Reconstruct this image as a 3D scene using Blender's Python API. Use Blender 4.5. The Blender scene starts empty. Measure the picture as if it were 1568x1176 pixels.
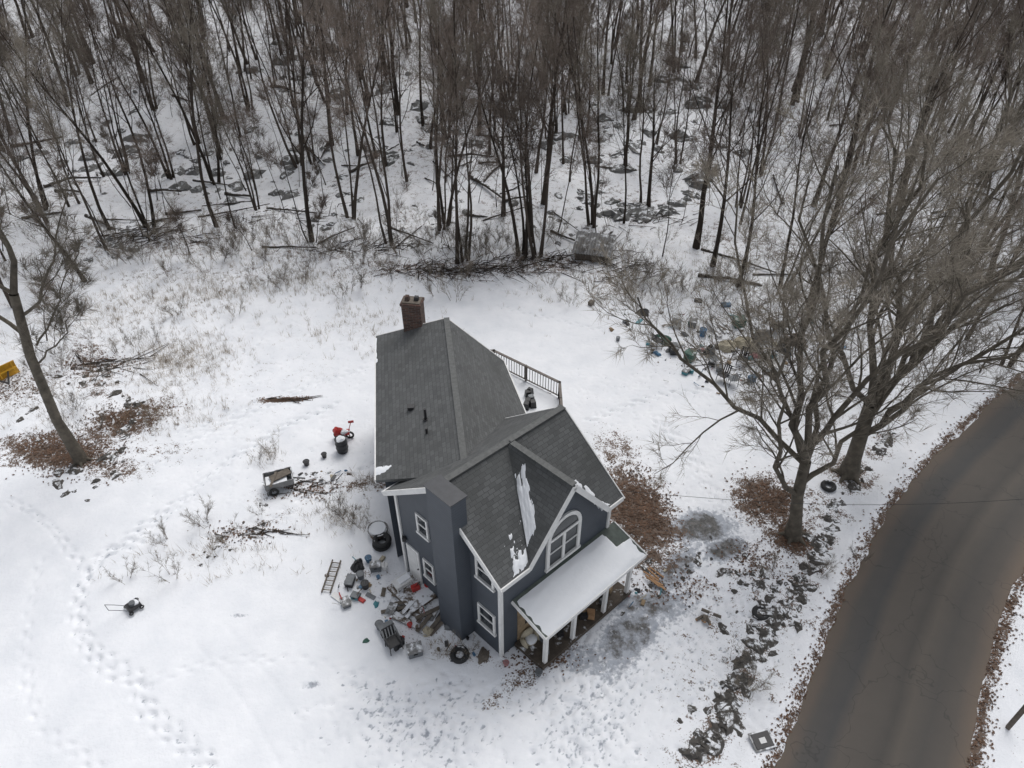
import bpy, math, random, numpy as np
from mathutils import Vector, Matrix
R=random.Random(7)
CAMH=24.0
# site plan: bearings measured from the drone position -> ground-plan metres at height h
def P(px,py,h=0.0):
    u=px-784; v=py-588
    D=698.7+.766*v; F=832.7-.6428*v
    return (u*(CAMH-h)/D, F*(CAMH-h)/D)
scene=bpy.context.scene
# ---------------------------------------------------------------- noise
def vnoise(x,y,seed=0):
    x=np.asarray(x,float); y=np.asarray(y,float)
    xi=np.floor(x).astype(np.int64); yi=np.floor(y).astype(np.int64)
    fx=x-xi; fy=y-yi; fx=fx*fx*(3-2*fx); fy=fy*fy*(3-2*fy)
    def h(a,b):
        n=(a*374761393+b*668265263+seed*1442695041)&0x7fffffff
        n=((n^(n>>13))*1274126177)&0x7fffffff
        return ((n^(n>>16))&0xffff)/65535.0
    return (h(xi,yi)*(1-fx)+h(xi+1,yi)*fx)*(1-fy)+(h(xi,yi+1)*(1-fx)+h(xi+1,yi+1)*fx)*fy
def fbm(x,y,seed=0,o=4):
    s=0;a=.5;t=0
    for i in range(o):
        s=s+a*vnoise(x*2**i,y*2**i,seed+i*17); t+=a; a*=.5
    return s/t-.5
def sstep(a,b,x):
    t=np.clip((x-a)/(b-a),0,1); return t*t*(3-2*t)
# ---------------------------------------------------------------- materials
def newmat(name):
    m=bpy.data.materials.new(name); m.use_nodes=True
    nt=m.node_tree; b=nt.nodes['Principled BSDF']; return m,nt,b
def N(nt,t,**k):
    n=nt.nodes.new(t)
    for a,v in k.items(): setattr(n,a,v)
    return n
def math_(nt,op,a,b=None,clamp=False):
    n=N(nt,'ShaderNodeMath',operation=op); n.use_clamp=clamp
    for i,v in enumerate((a,b)):
        if v is None: continue
        if isinstance(v,(int,float)): n.inputs[i].default_value=v
        else: nt.links.new(v,n.inputs[i])
    return n.outputs[0]
def mixc(nt,f,a,b):
    n=N(nt,'ShaderNodeMix',data_type='RGBA')
    for i,v in ((0,f),(6,a),(7,b)):
        if isinstance(v,(int,float)): n.inputs[i].default_value=v
        elif isinstance(v,tuple): n.inputs[i].default_value=(*v,1) if len(v)==3 else v
        else: nt.links.new(v,n.inputs[i])
    return n.outputs[2]
def noise(nt,scale,detail=4,vec=None,rough=.6):
    n=N(nt,'ShaderNodeTexNoise'); n.inputs['Scale'].default_value=scale; n.inputs['Detail'].default_value=detail
    n.inputs['Roughness'].default_value=rough
    if vec is not None: nt.links.new(vec,n.inputs['Vector'])
    return n.outputs['Fac']
def objco(nt): return N(nt,'ShaderNodeTexCoord').outputs['Object']
def bump(nt,b,h,strength,dist=.02):
    n=N(nt,'ShaderNodeBump'); n.inputs['Strength'].default_value=strength; n.inputs['Distance'].default_value=dist
    nt.links.new(h,n.inputs['Height']); nt.links.new(n.outputs[0],b.inputs['Normal'])
SNOW=(.80,.82,.85)
def MT(name,col,rough=.7,var=.25,scale=5,snow=0.0,metal=0,bmp=.2):
    m,nt,b=newmat(name); oc=objco(nt)
    n1=noise(nt,scale,4,oc)
    lo=tuple(c*(1-var) for c in col); hi=tuple(min(1,c*(1+var)) for c in col)
    f=math_(nt,'MULTIPLY_ADD',n1,2.2); nt.nodes[-1].inputs[2].default_value=-.6; nt.nodes[-1].use_clamp=True
    c=mixc(nt,f,lo,hi)
    if snow>0:
        g=N(nt,'ShaderNodeNewGeometry'); sp=N(nt,'ShaderNodeSeparateXYZ'); nt.links.new(g.outputs['Normal'],sp.inputs[0])
        n2=noise(nt,3.0,5,oc)
        s=math_(nt,'ADD',sp.outputs[2],math_(nt,'MULTIPLY',math_(nt,'SUBTRACT',n2,.5),1.6))
        s=math_(nt,'MULTIPLY',math_(nt,'SUBTRACT',s,1.15-snow),6,True)
        c=mixc(nt,s,c,SNOW)
    nt.links.new(c,b.inputs['Base Color']); b.inputs['Roughness'].default_value=rough; b.inputs['Metallic'].default_value=metal
    if bmp: bump(nt,b,n1,bmp)
    return m
def MF(name,col,rough=.9):   # plain diffuse for fine twigs, tinted per tree
    m=bpy.data.materials.new(name); m.use_nodes=True; nt=m.node_tree; nt.nodes.clear()
    o=N(nt,'ShaderNodeOutputMaterial'); d=N(nt,'ShaderNodeBsdfDiffuse'); oi=N(nt,'ShaderNodeObjectInfo')
    c=mixc(nt,oi.outputs['Random'],tuple(x*.7 for x in col),tuple(x*1.3 for x in col))
    nt.links.new(c,d.inputs[0]); nt.links.new(d.outputs[0],o.inputs[0]); return m
def shingle(name,ax,k,col=(.074,.076,.077)):
    m,nt,b=newmat(name); oc=objco(nt)
    d=N(nt,'ShaderNodeVectorMath',operation='DOT_PRODUCT'); nt.links.new(oc,d.inputs[0]); d.inputs[1].default_value=(ax[0],ax[1],0)
    s=N(nt,'ShaderNodeSeparateXYZ'); nt.links.new(oc,s.inputs[0])
    cb=N(nt,'ShaderNodeCombineXYZ'); nt.links.new(d.outputs['Value'],cb.inputs[0]); nt.links.new(math_(nt,'MULTIPLY',s.outputs[2],k),cb.inputs[1])
    br=N(nt,'ShaderNodeTexBrick'); nt.links.new(cb.outputs[0],br.inputs['Vector'])
    br.inputs['Scale'].default_value=1; br.inputs['Brick Width'].default_value=.26; br.inputs['Row Height'].default_value=.15
    br.inputs['Mortar Size'].default_value=.012; br.inputs['Mortar Smooth'].default_value=.4; br.inputs['Bias'].default_value=0
    br.inputs['Color1'].default_value=(*[c*.62 for c in col],1); br.inputs['Color2'].default_value=(*[c*1.4 for c in col],1)
    br.inputs['Mortar'].default_value=(*[c*.3 for c in col],1)
    n1=noise(nt,1.2,6,oc); n2=noise(nt,60,3,oc)
    f=math_(nt,'MULTIPLY',n1,n2)
    c=mixc(nt,math_(nt,'MULTIPLY',f,1.6,True),br.outputs['Color'],(col[0]*1.7,col[1]*1.72,col[2]*1.7))
    c=mixc(nt,math_(nt,'MULTIPLY',math_(nt,'SUBTRACT',noise(nt,.6,5,oc),.5),2.5,True),c,(.045,.047,.044))
    nt.links.new(c,b.inputs['Base Color']); b.inputs['Roughness'].default_value=.75
    bump(nt,b,math_(nt,'SUBTRACT',1.0,br.outputs['Fac']),.5,.012)
    return m
def siding(name,col):
    m,nt,b=newmat(name); oc=objco(nt); s=N(nt,'ShaderNodeSeparateXYZ'); nt.links.new(oc,s.inputs[0])
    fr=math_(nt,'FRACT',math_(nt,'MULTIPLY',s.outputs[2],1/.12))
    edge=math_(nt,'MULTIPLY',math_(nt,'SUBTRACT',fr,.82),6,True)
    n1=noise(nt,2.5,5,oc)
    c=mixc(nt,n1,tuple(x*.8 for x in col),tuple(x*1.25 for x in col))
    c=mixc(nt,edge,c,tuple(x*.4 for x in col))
    nt.links.new(c,b.inputs['Base Color']); b.inputs['Roughness'].default_value=.55
    bump(nt,b,math_(nt,'SUBTRACT',1.0,fr),.6,.012)
    return m
def bricks(name):
    m,nt,b=newmat(name); oc=objco(nt); s=N(nt,'ShaderNodeSeparateXYZ'); nt.links.new(oc,s.inputs[0])
    cb=N(nt,'ShaderNodeCombineXYZ'); nt.links.new(math_(nt,'ADD',s.outputs[0],s.outputs[1]),cb.inputs[0]); nt.links.new(s.outputs[2],cb.inputs[1])
    br=N(nt,'ShaderNodeTexBrick'); nt.links.new(cb.outputs[0],br.inputs['Vector']); br.inputs['Scale'].default_value=1
    br.inputs['Brick Width'].default_value=.24; br.inputs['Row Height'].default_value=.09; br.inputs['Mortar Size'].default_value=.009
    br.inputs['Color1'].default_value=(.07,.035,.025,1); br.inputs['Color2'].default_value=(.18,.09,.06,1); br.inputs['Mortar'].default_value=(.2,.18,.16,1)
    c=mixc(nt,math_(nt,'MULTIPLY',noise(nt,3,5,oc),.9),br.outputs['Color'],(.04,.03,.03))
    nt.links.new(c,b.inputs['Base Color']); b.inputs['Roughness'].default_value=.85
    return m
mSnow,nt,b=newmat('snow'); oc=objco(nt)
nt.links.new(mixc(nt,noise(nt,2,5,oc),(.75,.77,.80),(.83,.845,.87)),b.inputs['Base Color']); b.inputs['Roughness'].default_value=.7
bump(nt,b,noise(nt,7,6,oc),.3,.03)
mWhite=MT('white_paint',(.70,.70,.69),.5,.10,3,bmp=0)
mBark=MF('bark',(.066,.055,.047))
mBarkL=MT('mossy_bark',(.105,.09,.07),.9,.5,3,bmp=.5)
mTwig=MF('twig',(.19,.158,.135))
mTwigL=MF('twig_light',(.235,.21,.175))
mLog=MT('log_bark',(.06,.05,.042),.9,.35,4,snow=.35)
mRock=MT('rock',(.085,.078,.07),.85,.4,3,snow=.22)
mBoulder=MT('boulder',(.16,.16,.155),.85,.4,2,snow=.25)
mDark=MT('dark_plastic',(.02,.02,.022),.45,.2,bmp=0)
mRubber=MT('rubber',(.025,.025,.026),.8,.2,snow=.05,bmp=0)
mWood=MT('weathered_wood',(.13,.11,.09),.85,.35,6,snow=.0)
mWoodS=MT('snowy_wood',(.14,.11,.085),.85,.35,6,snow=.3)
mTan=MT('tan_panel',(.26,.19,.115),.8,.35,3)
mGrey=MT('grey_metal',(.15,.16,.17),.5,.3,4,metal=.3)
mGreyS=MT('galvanised_snowy',(.2,.2,.2),.6,.3,3,snow=.2)
mRed=MT('red_plastic',(.42,.03,.025),.5,.25,bmp=0)
mBlue=MT('blue_plastic',(.055,.14,.24),.5,.3,snow=.08,bmp=0)
mTeal=MT('teal_plastic',(.06,.24,.28),.5,.3,snow=.12,bmp=0)
mGreen=MT('green_plastic',(.04,.11,.08),.5,.3,snow=.12,bmp=0)
mBeige=MT('beige_canvas',(.45,.40,.30),.8,.2,snow=.12)
mYellow=MT('yellow_paint',(.6,.33,.02),.5,.2,bmp=0)
mPink=MT('pink_fabric',(.38,.19,.19),.8,.2,snow=.1,bmp=0)
mOrange=MT('fresh_cut_wood',(.36,.21,.11),.8,.3,bmp=0)
mGlass,nt,b=newmat('window_glass'); b.inputs['Base Color'].default_value=(.02,.025,.03,1); b.inputs['Roughness'].default_value=.08
mSide=siding('slate_siding',(.055,.066,.083))
mBrick=bricks('brick')
mLeaf=MT('dead_leaf',(.12,.070,.045),.85,.6,2,bmp=0)
mGrass=MT('dry_grass',(.28,.22,.15),.9,.35,1,bmp=0)
# ---------------------------------------------------------------- mesh accumulator
class Acc:
    def __init__(s): s.v=[];s.f=[];s.m=[];s.mats=[]
    def mi(s,mat):
        if mat not in s.mats: s.mats.append(mat)
        return s.mats.index(mat)
    def add(s,vs,fs,mat):
        o=len(s.v); s.v.extend(tuple(x) for x in vs); k=s.mi(mat)
        for f in fs: s.f.append(tuple(i+o for i in f)); s.m.append(k)
    def box(s,c,size,mat,rz=0,taper=1.0,tilt=0):
        x,y,z=[q/2 for q in size]; vs=[]
        Mx=Matrix.Rotation(rz,3,'Z')@Matrix.Rotation(tilt,3,'X')
        for k,(a,b2) in ((-1,(1,1)),(1,(taper,taper))):
            for sx,sy in ((-1,-1),(1,-1),(1,1),(-1,1)):
                vs.append(Vector(c)+Mx@Vector((sx*x*a,sy*y*b2,k*z)))
        s.add(vs,[(3,2,1,0),(4,5,6,7),(0,1,5,4),(1,2,6,5),(2,3,7,6),(3,0,4,7)],mat)
    def tube(s,pts,rads,n,mat,cap=False):
        pts=[Vector(p) for p in pts]; vs=[];L=len(pts)
        t0=(pts[-1]-pts[0]); ref=Vector((0,0,1)) if abs(t0.z)<.8*t0.length else Vector((1,0,0))
        for i,p in enumerate(pts):
            t=(pts[min(i+1,L-1)]-pts[max(i-1,0)])
            a=t.cross(ref)
            if a.length<1e-6: a=t.cross(Vector((0,1,0)))
            a.normalize(); c=t.cross(a).normalized()
            for k in range(n):
                an=2*math.pi*k/n; vs.append(p+(a*math.cos(an)+c*math.sin(an))*rads[i])
        fs=[(i*n+k,i*n+(k+1)%n,(i+1)*n+(k+1)%n,(i+1)*n+k) for i in range(L-1) for k in range(n)]
        if cap: fs.append(tuple(range(n))); fs.append(tuple((L-1)*n+k for k in reversed(range(n))))
        s.add(vs,fs,mat)
    def cyl(s,c,r0,r1,h,mat,n=16):
        c=Vector(c); s.tube([c,c+Vector((0,0,h))],[r0,r1],n,mat,True)
    def torus(s,c,Rr,r,mat,n=20,m=8,tilt=0):
        vs=[];Mx=Matrix.Rotation(tilt,3,'X')
        for i in range(n):
            a=2*math.pi*i/n
            for j in range(m):
                b2=2*math.pi*j/m
                vs.append(Vector(c)+Mx@Vector(((Rr+r*math.cos(b2))*math.cos(a),(Rr+r*math.cos(b2))*math.sin(a),r*math.sin(b2))))
        s.add(vs,[(i*m+j,((i+1)%n)*m+j,((i+1)%n)*m+(j+1)%m,i*m+(j+1)%m) for i in range(n) for j in range(m)],mat)
    def prism(s,pts,vec,mat):
        pts=[Vector(p) for p in pts]; n=len(pts); vec=Vector(vec)
        s.add(pts+[p+vec for p in pts],[tuple(reversed(range(n))),tuple(range(n,2*n))]+[(i,(i+1)%n,(i+1)%n+n,i+n) for i in range(n)],mat)
    def beam(s,p0,p1,w,h,mat):
        p0=Vector(p0);p1=Vector(p1);t=(p1-p0).normalized()
        a=t.cross(Vector((0,0,1)))
        if a.length<1e-4: a=Vector((1,0,0))
        a.normalize(); c=a.cross(t).normalized()
        s.prism([p0+a*(w/2)+c*(h/2),p0-a*(w/2)+c*(h/2),p0-a*(w/2)-c*(h/2),p0+a*(w/2)-c*(h/2)],p1-p0,mat)
    def lump(s,c,rx,ry,rz_,mat,seed=0,n=14,m=7,rough=.25,rot=0):
        r=random.Random(seed); vs=[];ca,sa=math.cos(rot),math.sin(rot)
        ph=[r.uniform(0,6.28) for _ in range(6)]
        for j in range(m+1):
            e=j/m*math.pi/2*1.25-.25*math.pi/2
            for i in range(n):
                a=2*math.pi*i/n
                q=1+rough*(math.sin(3*a+ph[0]+2*e)*.5+math.sin(5*a+ph[1]-3*e)*.35+r.uniform(-.3,.3))
                x=rx*q*math.cos(a)*math.cos(e);y=ry*q*math.sin(a)*math.cos(e)
                vs.append((c[0]+x*ca-y*sa,c[1]+x*sa+y*ca,c[2]+rz_*math.sin(e)*(1+r.uniform(-rough,rough)*.4)))
        fs=[(j*n+i,j*n+(i+1)%n,(j+1)*n+(i+1)%n,(j+1)*n+i) for j in range(m) for i in range(n)]
        s.add(vs,fs,mat)
    def mesh(s,name,smooth=False):
        me=bpy.data.meshes.new(name); me.from_pydata(s.v,[],s.f)
        for mt in s.mats: me.materials.append(mt)
        me.polygons.foreach_set('material_index',s.m)
        if smooth: me.polygons.foreach_set('use_smooth',[True]*len(s.f))
        me.update(); return me
    def obj(s,name,parent=None,loc=(0,0,0),rz=0,smooth=False,bevel=0):
        o=bpy.data.objects.new(name,s.mesh(name,smooth)); scene.collection.objects.link(o)
        o.location=loc; o.rotation_euler=(0,0,rz)
        if parent: o.parent=parent
        if bevel:
            md=o.modifiers.new('bevel','BEVEL'); md.width=bevel; md.segments=2; md.limit_method='ANGLE'
        return o
def empty(name,loc=(0,0,0)):
    e=bpy.data.objects.new(name,None); scene.collection.objects.link(e); e.location=loc; return e
# ---------------------------------------------------------------- terrain
roadC=[(-10,-22),(-1,-7.5),(5.2,1.0),(10.4,8.05),(12.6,11.0),(15.5,15.2),(19.1,19.4),(23.7,23.3),(28.7,27.2),(36,32.2),(50,41),(75,55),(110,72)]
def roadd(x,y):
    x=np.asarray(x,float);y=np.asarray(y,float); best=np.full(x.shape,1e9)
    for (x0,y0),(x1,y1) in zip(roadS[:-1],roadS[1:]):
        dx,dy=x1-x0,y1-y0; L2=dx*dx+dy*dy
        t=np.clip(((x-x0)*dx+(y-y0)*dy)/L2,0,1)
        best=np.minimum(best,np.hypot(x-x0-t*dx,y-y0-t*dy))
    return best,None
def smooth_poly(p,it=2):
    p=[tuple(q) for q in p]
    for _ in range(it):
        q=[p[0]]
        for a,b2 in zip(p[:-1],p[1:]):
            q.append((a[0]*.75+b2[0]*.25,a[1]*.75+b2[1]*.25)); q.append((a[0]*.25+b2[0]*.75,a[1]*.25+b2[1]*.75))
        q.append(p[-1]); p=q
    return p
roadS=smooth_poly(roadC,2)
bx=[-120,-60,-32.6,-23.6,-16.8,-11.6,-3.6,3.3,7.4,10.3,16.8,29.5,60,140]
by=[20,33,38.8,42.5,42,42.5,40.8,41.7,39.2,37.8,37.3,36,34,40]
def edge(x): return np.interp(x,bx,by)
def hbase(x,y):
    x=np.asarray(x,float);y=np.asarray(y,float)
    h=.22*fbm(x/7,y/7,3)+.07*fbm(x/1.6,y/1.6,9)
    far=sstep(38,60,y)
    h=h+far*(3.4*fbm(x/18,y/14,21)+1.1*fbm(x/5,y/4,31))+sstep(34,42,y)*.32*fbm(x/1.2,y/1.2,33)+sstep(46,140,y)*9.0
    lft=sstep(-10,-20,x)*sstep(20,27,y); h=h+lft*.28*fbm(x/1.3,y/1.3,35)
    house=sstep(7.5,5,np.hypot(x-(-1),(y-19)*.75)); h=h*(1-house)
    d,s=roadd(x,y)
    w=2.25+.22*fbm(x*1.3,y*1.3,5)*2+.1*fbm(x*5,y*5,6)
    k=sstep(0,.45,d-w); bank=.13*np.exp(-((d-3.1)/.5)**2)
    h=h*sstep(2.6,6,d)
    return (-.10)*(1-k)+k*(h+.02)+bank*k
def gz(x,y): return float(hbase(np.array([x]),np.array([y]))[0])
dxg=.075
xs=np.concatenate([-28-np.cumsum(np.geomspace(.1,14,60))[::-1],np.arange(-28,28.01,dxg),28+np.cumsum(np.geomspace(.1,14,60))])
ys=np.concatenate([7-np.cumsum(np.geomspace(.1,6,30))[::-1],np.arange(7,42.01,dxg),42+np.cumsum(np.geomspace(.1,14,80))])
GX,GY=np.meshgrid(xs,ys); Hh=hbase(GX,GY)
msk=np.zeros(GX.shape+(3,))
wob=fbm(GX/.9,GY/.9,55)*1.2
def blob(px,py,rx,ry,amp,ch,rot=0):
    x,y=P(px,py); c,s=math.cos(rot),math.sin(rot)
    if ch!=1: rx*=1.28; ry*=1.28
    if ch==2 and amp>.55: amp=min(1.0,amp+.14)
    u=(GX-x)*c+(GY-y)*s; v=-(GX-x)*s+(GY-y)*c
    r2=np.maximum(0,((u/rx)**2+(v/ry)**2)*(1+wob))
    msk[...,ch]=np.maximum(msk[...,ch],amp*np.exp(-r2**1.5 if ch!=1 else -r2))
for b_ in [(975,780,1.5,2.5,.92,0,.3),(945,690,1.2,1.4,.6,0),(985,850,1.5,.9,.75,0),(1175,765,1.4,1.5,.82,0),(1215,820,1.1,1.0,.85,0),(1300,725,1.3,1.2,.65,0),(1250,780,2.2,1.0,.5,0,1.0),
           (95,695,2.6,1.0,.82,0),(190,650,2.6,1.4,.72,0,.6),(55,680,1.8,1.0,.7,0),(140,560,3.8,1.2,.60,0,-.9),(20,600,3.2,1.9,.5,0),(180,720,1.6,.8,.62,0),(250,690,1.8,.8,.46,0),(430,612,1.4,.2,.85,0,.1),(1165,860,1.8,1.2,.5,0),(1040,900,2.2,1.0,.42,0),
           (700,1000,2.6,.5,.42,0,-.3),(830,1015,2.4,.5,.6,0,.7),(470,745,2.6,.8,.46,0,.3),(560,740,1.2,.6,.56,0),(375,815,2.6,.5,.46,0,.6),(680,412,7,1.5,.55,0),(830,405,4,1.4,.6,0),(220,375,7,2,.52,0),(500,390,6,1.5,.46,0),(300,420,7,1.2,.42,0),
           (1130,540,5,2.6,.38,0),(1080,1060,1.6,3.0,.38,0,.2),(1140,980,1.8,2.6,.40,0,.3),(1190,930,1.4,1.4,.48,0),(640,940,1.5,1.2,.42,0),(560,880,1.2,.8,.40,0),(940,430,2,2,.5,0),(1240,640,3,2,.40,0),(1020,480,3,2,.36,0),(1350,560,5,4,.40,0)]:
    blob(*b_)
for wx,wy in smooth_poly([(1360,670),(1290,770),(1250,850),(1225,910),(1170,980),(1130,1050),(1105,1110),(1060,1160)],1): blob(wx,wy,.7,.55,.58,0)
for b_ in [(270,550,3.6,2.8,.64,1),(330,450,4,2.0,.52,1),(150,480,6,3.5,.52,1),(450,430,7,2.4,.48,1),(250,640,3.5,1.6,.44,1),(540,500,4,2.4,.42,1),(330,850,3,1.0,.40,1,.6),(520,790,1.4,.9,.5,1),(410,700,1,.7,.42,1),(230,460,7,3.5,.48,1),(480,570,4,2.4,.38,1),(60,600,5,3,.46,1),(400,380,12,3,.44,1),(1000,440,4,3,.44,1),(640,470,3,2,.34,1),(880,440,4,2.5,.36,1),(1250,600,4,3,.40,1)]:
    blob(*b_)
for b_ in [(1075,808,1.5,.9,1.0,2),(1110,840,1.1,.6,.9,2,.4),(1035,870,1.9,.6,.74,2,.8),(960,978,1.8,.9,.76,2,.8),(905,1010,1.4,.7,.62,2),(1000,925,1.6,.7,.74,2),(620,1100,2.0,1.0,.30,2),(900,1070,1.6,1.8,.34,2,.3),(480,1048,.3,.16,.66,2),(365,942,.45,.08,.6,2),(600,915,1.3,1.0,.5,2),(690,1000,1.6,.4,.45,2),(800,1040,1.6,.4,.5,2,.5),(330,1050,1.6,.4,.28,2,-.8)]:
    blob(*b_)
fe=sstep(-1,4,GY-edge(GX))
msk[...,0]=np.maximum(msk[...,0],fe*(.36+.42*fbm(GX/5,GY/5,77)))
msk[...,1]=np.maximum(msk[...,1],fe*(.36+.4*fbm(GX/9,GY/9,78)))
left=sstep(-4,-12,GX)*sstep(20,27,GY)*(1-fe); msk[...,1]=np.maximum(msk[...,1],left*(.31+.35*fbm(GX/4,GY/4,79)))
msk[...,0]=np.maximum(msk[...,0],left*(.19+.5*fbm(GX/3,GY/3,90)))
dR,_=roadd(GX,GY)
msk[...,0]=np.maximum(msk[...,0],.70*np.exp(-((dR-2.62)/.32)**2)*(1+.9*fbm(GX/2,GY/2,80)))
msk[...,0]=np.maximum(msk[...,0],.37*np.exp(-((dR-4.8)/1.6)**2)*sstep(16,9,np.abs(GY-18)))
def dent(x,y,ang,depth=.05,l=.14,w=.07,sl=.55):
    sl=min(.80,sl*1.3+.16)
    i=np.searchsorted(xs,x); j=np.searchsorted(ys,y)
    if i<8 or j<8 or i>len(xs)-8 or j>len(ys)-8: return
    sl_=(slice(j-5,j+6),slice(i-5,i+6)); c,s=math.cos(ang),math.sin(ang)
    u=(GX[sl_]-x)*c+(GY[sl_]-y)*s; v=-(GX[sl_]-x)*s+(GY[sl_]-y)*c
    g=np.exp(-(u/l)**2-(v/w)**2); Hh[sl_]-=depth*1.3*g
    msk[sl_+(2,)]=np.maximum(msk[sl_+(2,)],sl*g)
def path(pp,step=.36,side=.11,jit=.05,sl=.42,n=1,depth=.06,spread=.3):
    w=[P(*q) for q in pp]; w=smooth_poly(w,2)
    for _ in range(n):
        ox,oy=R.uniform(-spread,spread)*(n>1),R.uniform(-spread,spread)*(n>1); k=0; carry=0
        for a,b2 in zip(w[:-1],w[1:]):
            L=math.dist(a,b2); ang=math.atan2(b2[1]-a[1],b2[0]-a[0])
            if L<1e-4: continue
            t=carry
            while t<L:
                f=t/L; k+=1; s=side*(1 if k%2 else -1)
                dent(a[0]+(b2[0]-a[0])*f-math.sin(ang)*s+ox+R.uniform(-jit,jit),a[1]+(b2[1]-a[1])*f+math.cos(ang)*s+oy+R.uniform(-jit,jit),ang+R.uniform(-.35,.35),depth*R.uniform(.6,1.2),sl=sl*R.uniform(.75,1.2)); t+=step*R.uniform(.85,1.15)
            carry=t-L
path([(240,825),(160,845),(122,900),(120,970),(160,1020),(220,1040),(215,1075),(260,1120),(330,1176)],n=4,sl=.38,spread=.28)
path([(160,850),(250,800),(330,720),(440,650),(520,620)],n=3,sl=.38)
path([(130,890),(60,800),(0,770)],n=2,sl=.35)
path([(140,880),(180,830),(270,770)],n=2,sl=.38)
path([(210,1050),(330,1010),(480,1010),(600,1040),(690,1060)],n=1,sl=.25)
path([(560,1060),(640,1130),(700,1176)],n=6,sl=.46,spread=.9)
path([(520,1070),(600,1090),(700,1080),(780,1100)],n=3,sl=.42,spread=.5)
path([(880,1176),(900,1090),(960,1010),(1010,960)],n=8,sl=.5,spread=.6)
path([(690,1050),(800,1070),(900,1060)],n=4,sl=.42,spread=.4)
path([(600,700),(500,740),(430,800),(300,830)],n=2,sl=.36)
path([(270,660),(400,610),(560,560)],n=2,sl=.36)
path([(900,640),(1000,600),(1100,590)],n=2,sl=.36); path([(760,470),(900,500),(1010,530)],n=1,sl=.3); path([(1000,640),(1060,700),(1100,780)],n=3,sl=.36)
path([(640,430),(760,450),(900,430)],n=1,sl=.3); path([(230,720),(330,660),(470,600)],n=2,sl=.32)
path([(60,860),(30,1000),(60,1120),(150,1176)],n=1,sl=.22)
for n_,cx,cy,sx,sy,sa,sb in [(420,620,1105,60,38,.25,.5),(420,900,1080,50,60,.25,.6),(300,1110,1000,60,80,.2,.6),(120,700,1120,60,30,.25,.5)]:
    for _ in range(n_):
        x,y=P(R.gauss(cx,sx),R.gauss(cy,sy)); dent(x,y,R.uniform(0,3.1),.045,.11,.06,sl=R.uniform(sa,sb))
for _ in range(520):
    x,y=P(R.uniform(880,1180),R.uniform(560,800)); dent(x,y,R.uniform(0,3.1),.03,.08,.055,sl=R.uniform(.2,.55))
for _ in range(500):
    x,y=P(R.uniform(640,1000),R.uniform(430,640)); dent(x,y,R.uniform(0,3.1),.02,.07,.05,sl=R.uniform(.15,.4))
for _ in range(500):
    x,y=P(R.uniform(230,570),R.uniform(480,780)); dent(x,y,R.uniform(0,3.1),.03,.09,.06,sl=R.uniform(.15,.48))
def rut(pp,off,depth=.03,sl=.25):
    w_=smooth_poly([P(*q) for q in pp],3)
    for a,b2 in zip(w_[:-1],w_[1:]):
        L=math.dist(a,b2); ang=math.atan2(b2[1]-a[1],b2[0]-a[0])
        for q in range(int(L/.12)+1):
            f=q/(int(L/.12)+1); dent(a[0]+(b2[0]-a[0])*f-math.sin(ang)*off+R.uniform(-.03,.03),a[1]+(b2[1]-a[1])*f+math.cos(ang)*off,ang,depth*R.uniform(.2,.7),.12,.09,sl=sl+R.uniform(-.12,.12)-.1)
for o_ in (-.7,.7):
    rut([(840,1176),(930,1080),(1010,1000),(1100,900),(1140,820)],o_,sl=.38)
    rut([(1020,1176),(1060,1060),(1110,960),(1180,880)],o_,sl=.3)
rut([(300,985),(380,1080),(430,1176)],.0,.015,sl=.22); rut([(300,985),(380,1080),(430,1176)],1.1,.015,sl=.18)
nx,ny=len(xs),len(ys)
me=bpy.data.meshes.new('ground'); nv=nx*ny
me.vertices.add(nv); me.vertices.foreach_set('co',np.stack([GX,GY,Hh],-1).astype(np.float32).ravel())
ii=np.arange(nv).reshape(ny,nx); q=np.stack([ii[:-1,:-1],ii[:-1,1:],ii[1:,1:],ii[1:,:-1]],-1).reshape(-1,4); nf=len(q)
me.loops.add(nf*4); me.loops.foreach_set('vertex_index',q.ravel().astype(np.int32))
me.polygons.add(nf); me.polygons.foreach_set('loop_start',(np.arange(nf)*4).astype(np.int32)); me.polygons.foreach_set('use_smooth',np.ones(nf,bool))
me.update(calc_edges=True)
ca=me.color_attributes.new('msk','FLOAT_COLOR','POINT')
ca.data.foreach_set('color',np.concatenate([np.clip(msk,0,1),np.ones(GX.shape+(1,))],-1).astype(np.float32).ravel())
ground=bpy.data.objects.new('snowy_ground',me); scene.collection.objects.link(ground)
m,nt,b=newmat('snow_ground'); oc=objco(nt)
at=N(nt,'ShaderNodeAttribute',attribute_name='msk'); sp=N(nt,'ShaderNodeSeparateColor'); nt.links.new(at.outputs['Color'],sp.inputs[0])
nA=noise(nt,.7,6,oc,.6); nB=noise(nt,5.5,4,oc,.65); nC=noise(nt,16,4,oc,.6); nD=noise(nt,2.3,6,oc,.7)
def thr(a,n,k,sh):
    f=math_(nt,'MULTIPLY',math_(nt,'SUBTRACT',math_(nt,'ADD',a,math_(nt,'MULTIPLY',math_(nt,'SUBTRACT',n,.5),k)),.5),sh,True)
    return math_(nt,'MULTIPLY',f,math_(nt,'MULTIPLY',a,5.0,True))
snowc=mixc(nt,math_(nt,'MULTIPLY',math_(nt,'SUBTRACT',nA,.3),2.2,True),(.75,.77,.805),(.87,.88,.905))
gr=mixc(nt,nC,(.14,.115,.085),(.40,.34,.26))
li=mixc(nt,math_(nt,'MULTIPLY',math_(nt,'SUBTRACT',nC,.3),2.5,True),(.035,.026,.02),(.18,.11,.075))
li=mixc(nt,math_(nt,'MULTIPLY',nB,.6),li,(.12,.095,.075))
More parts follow.
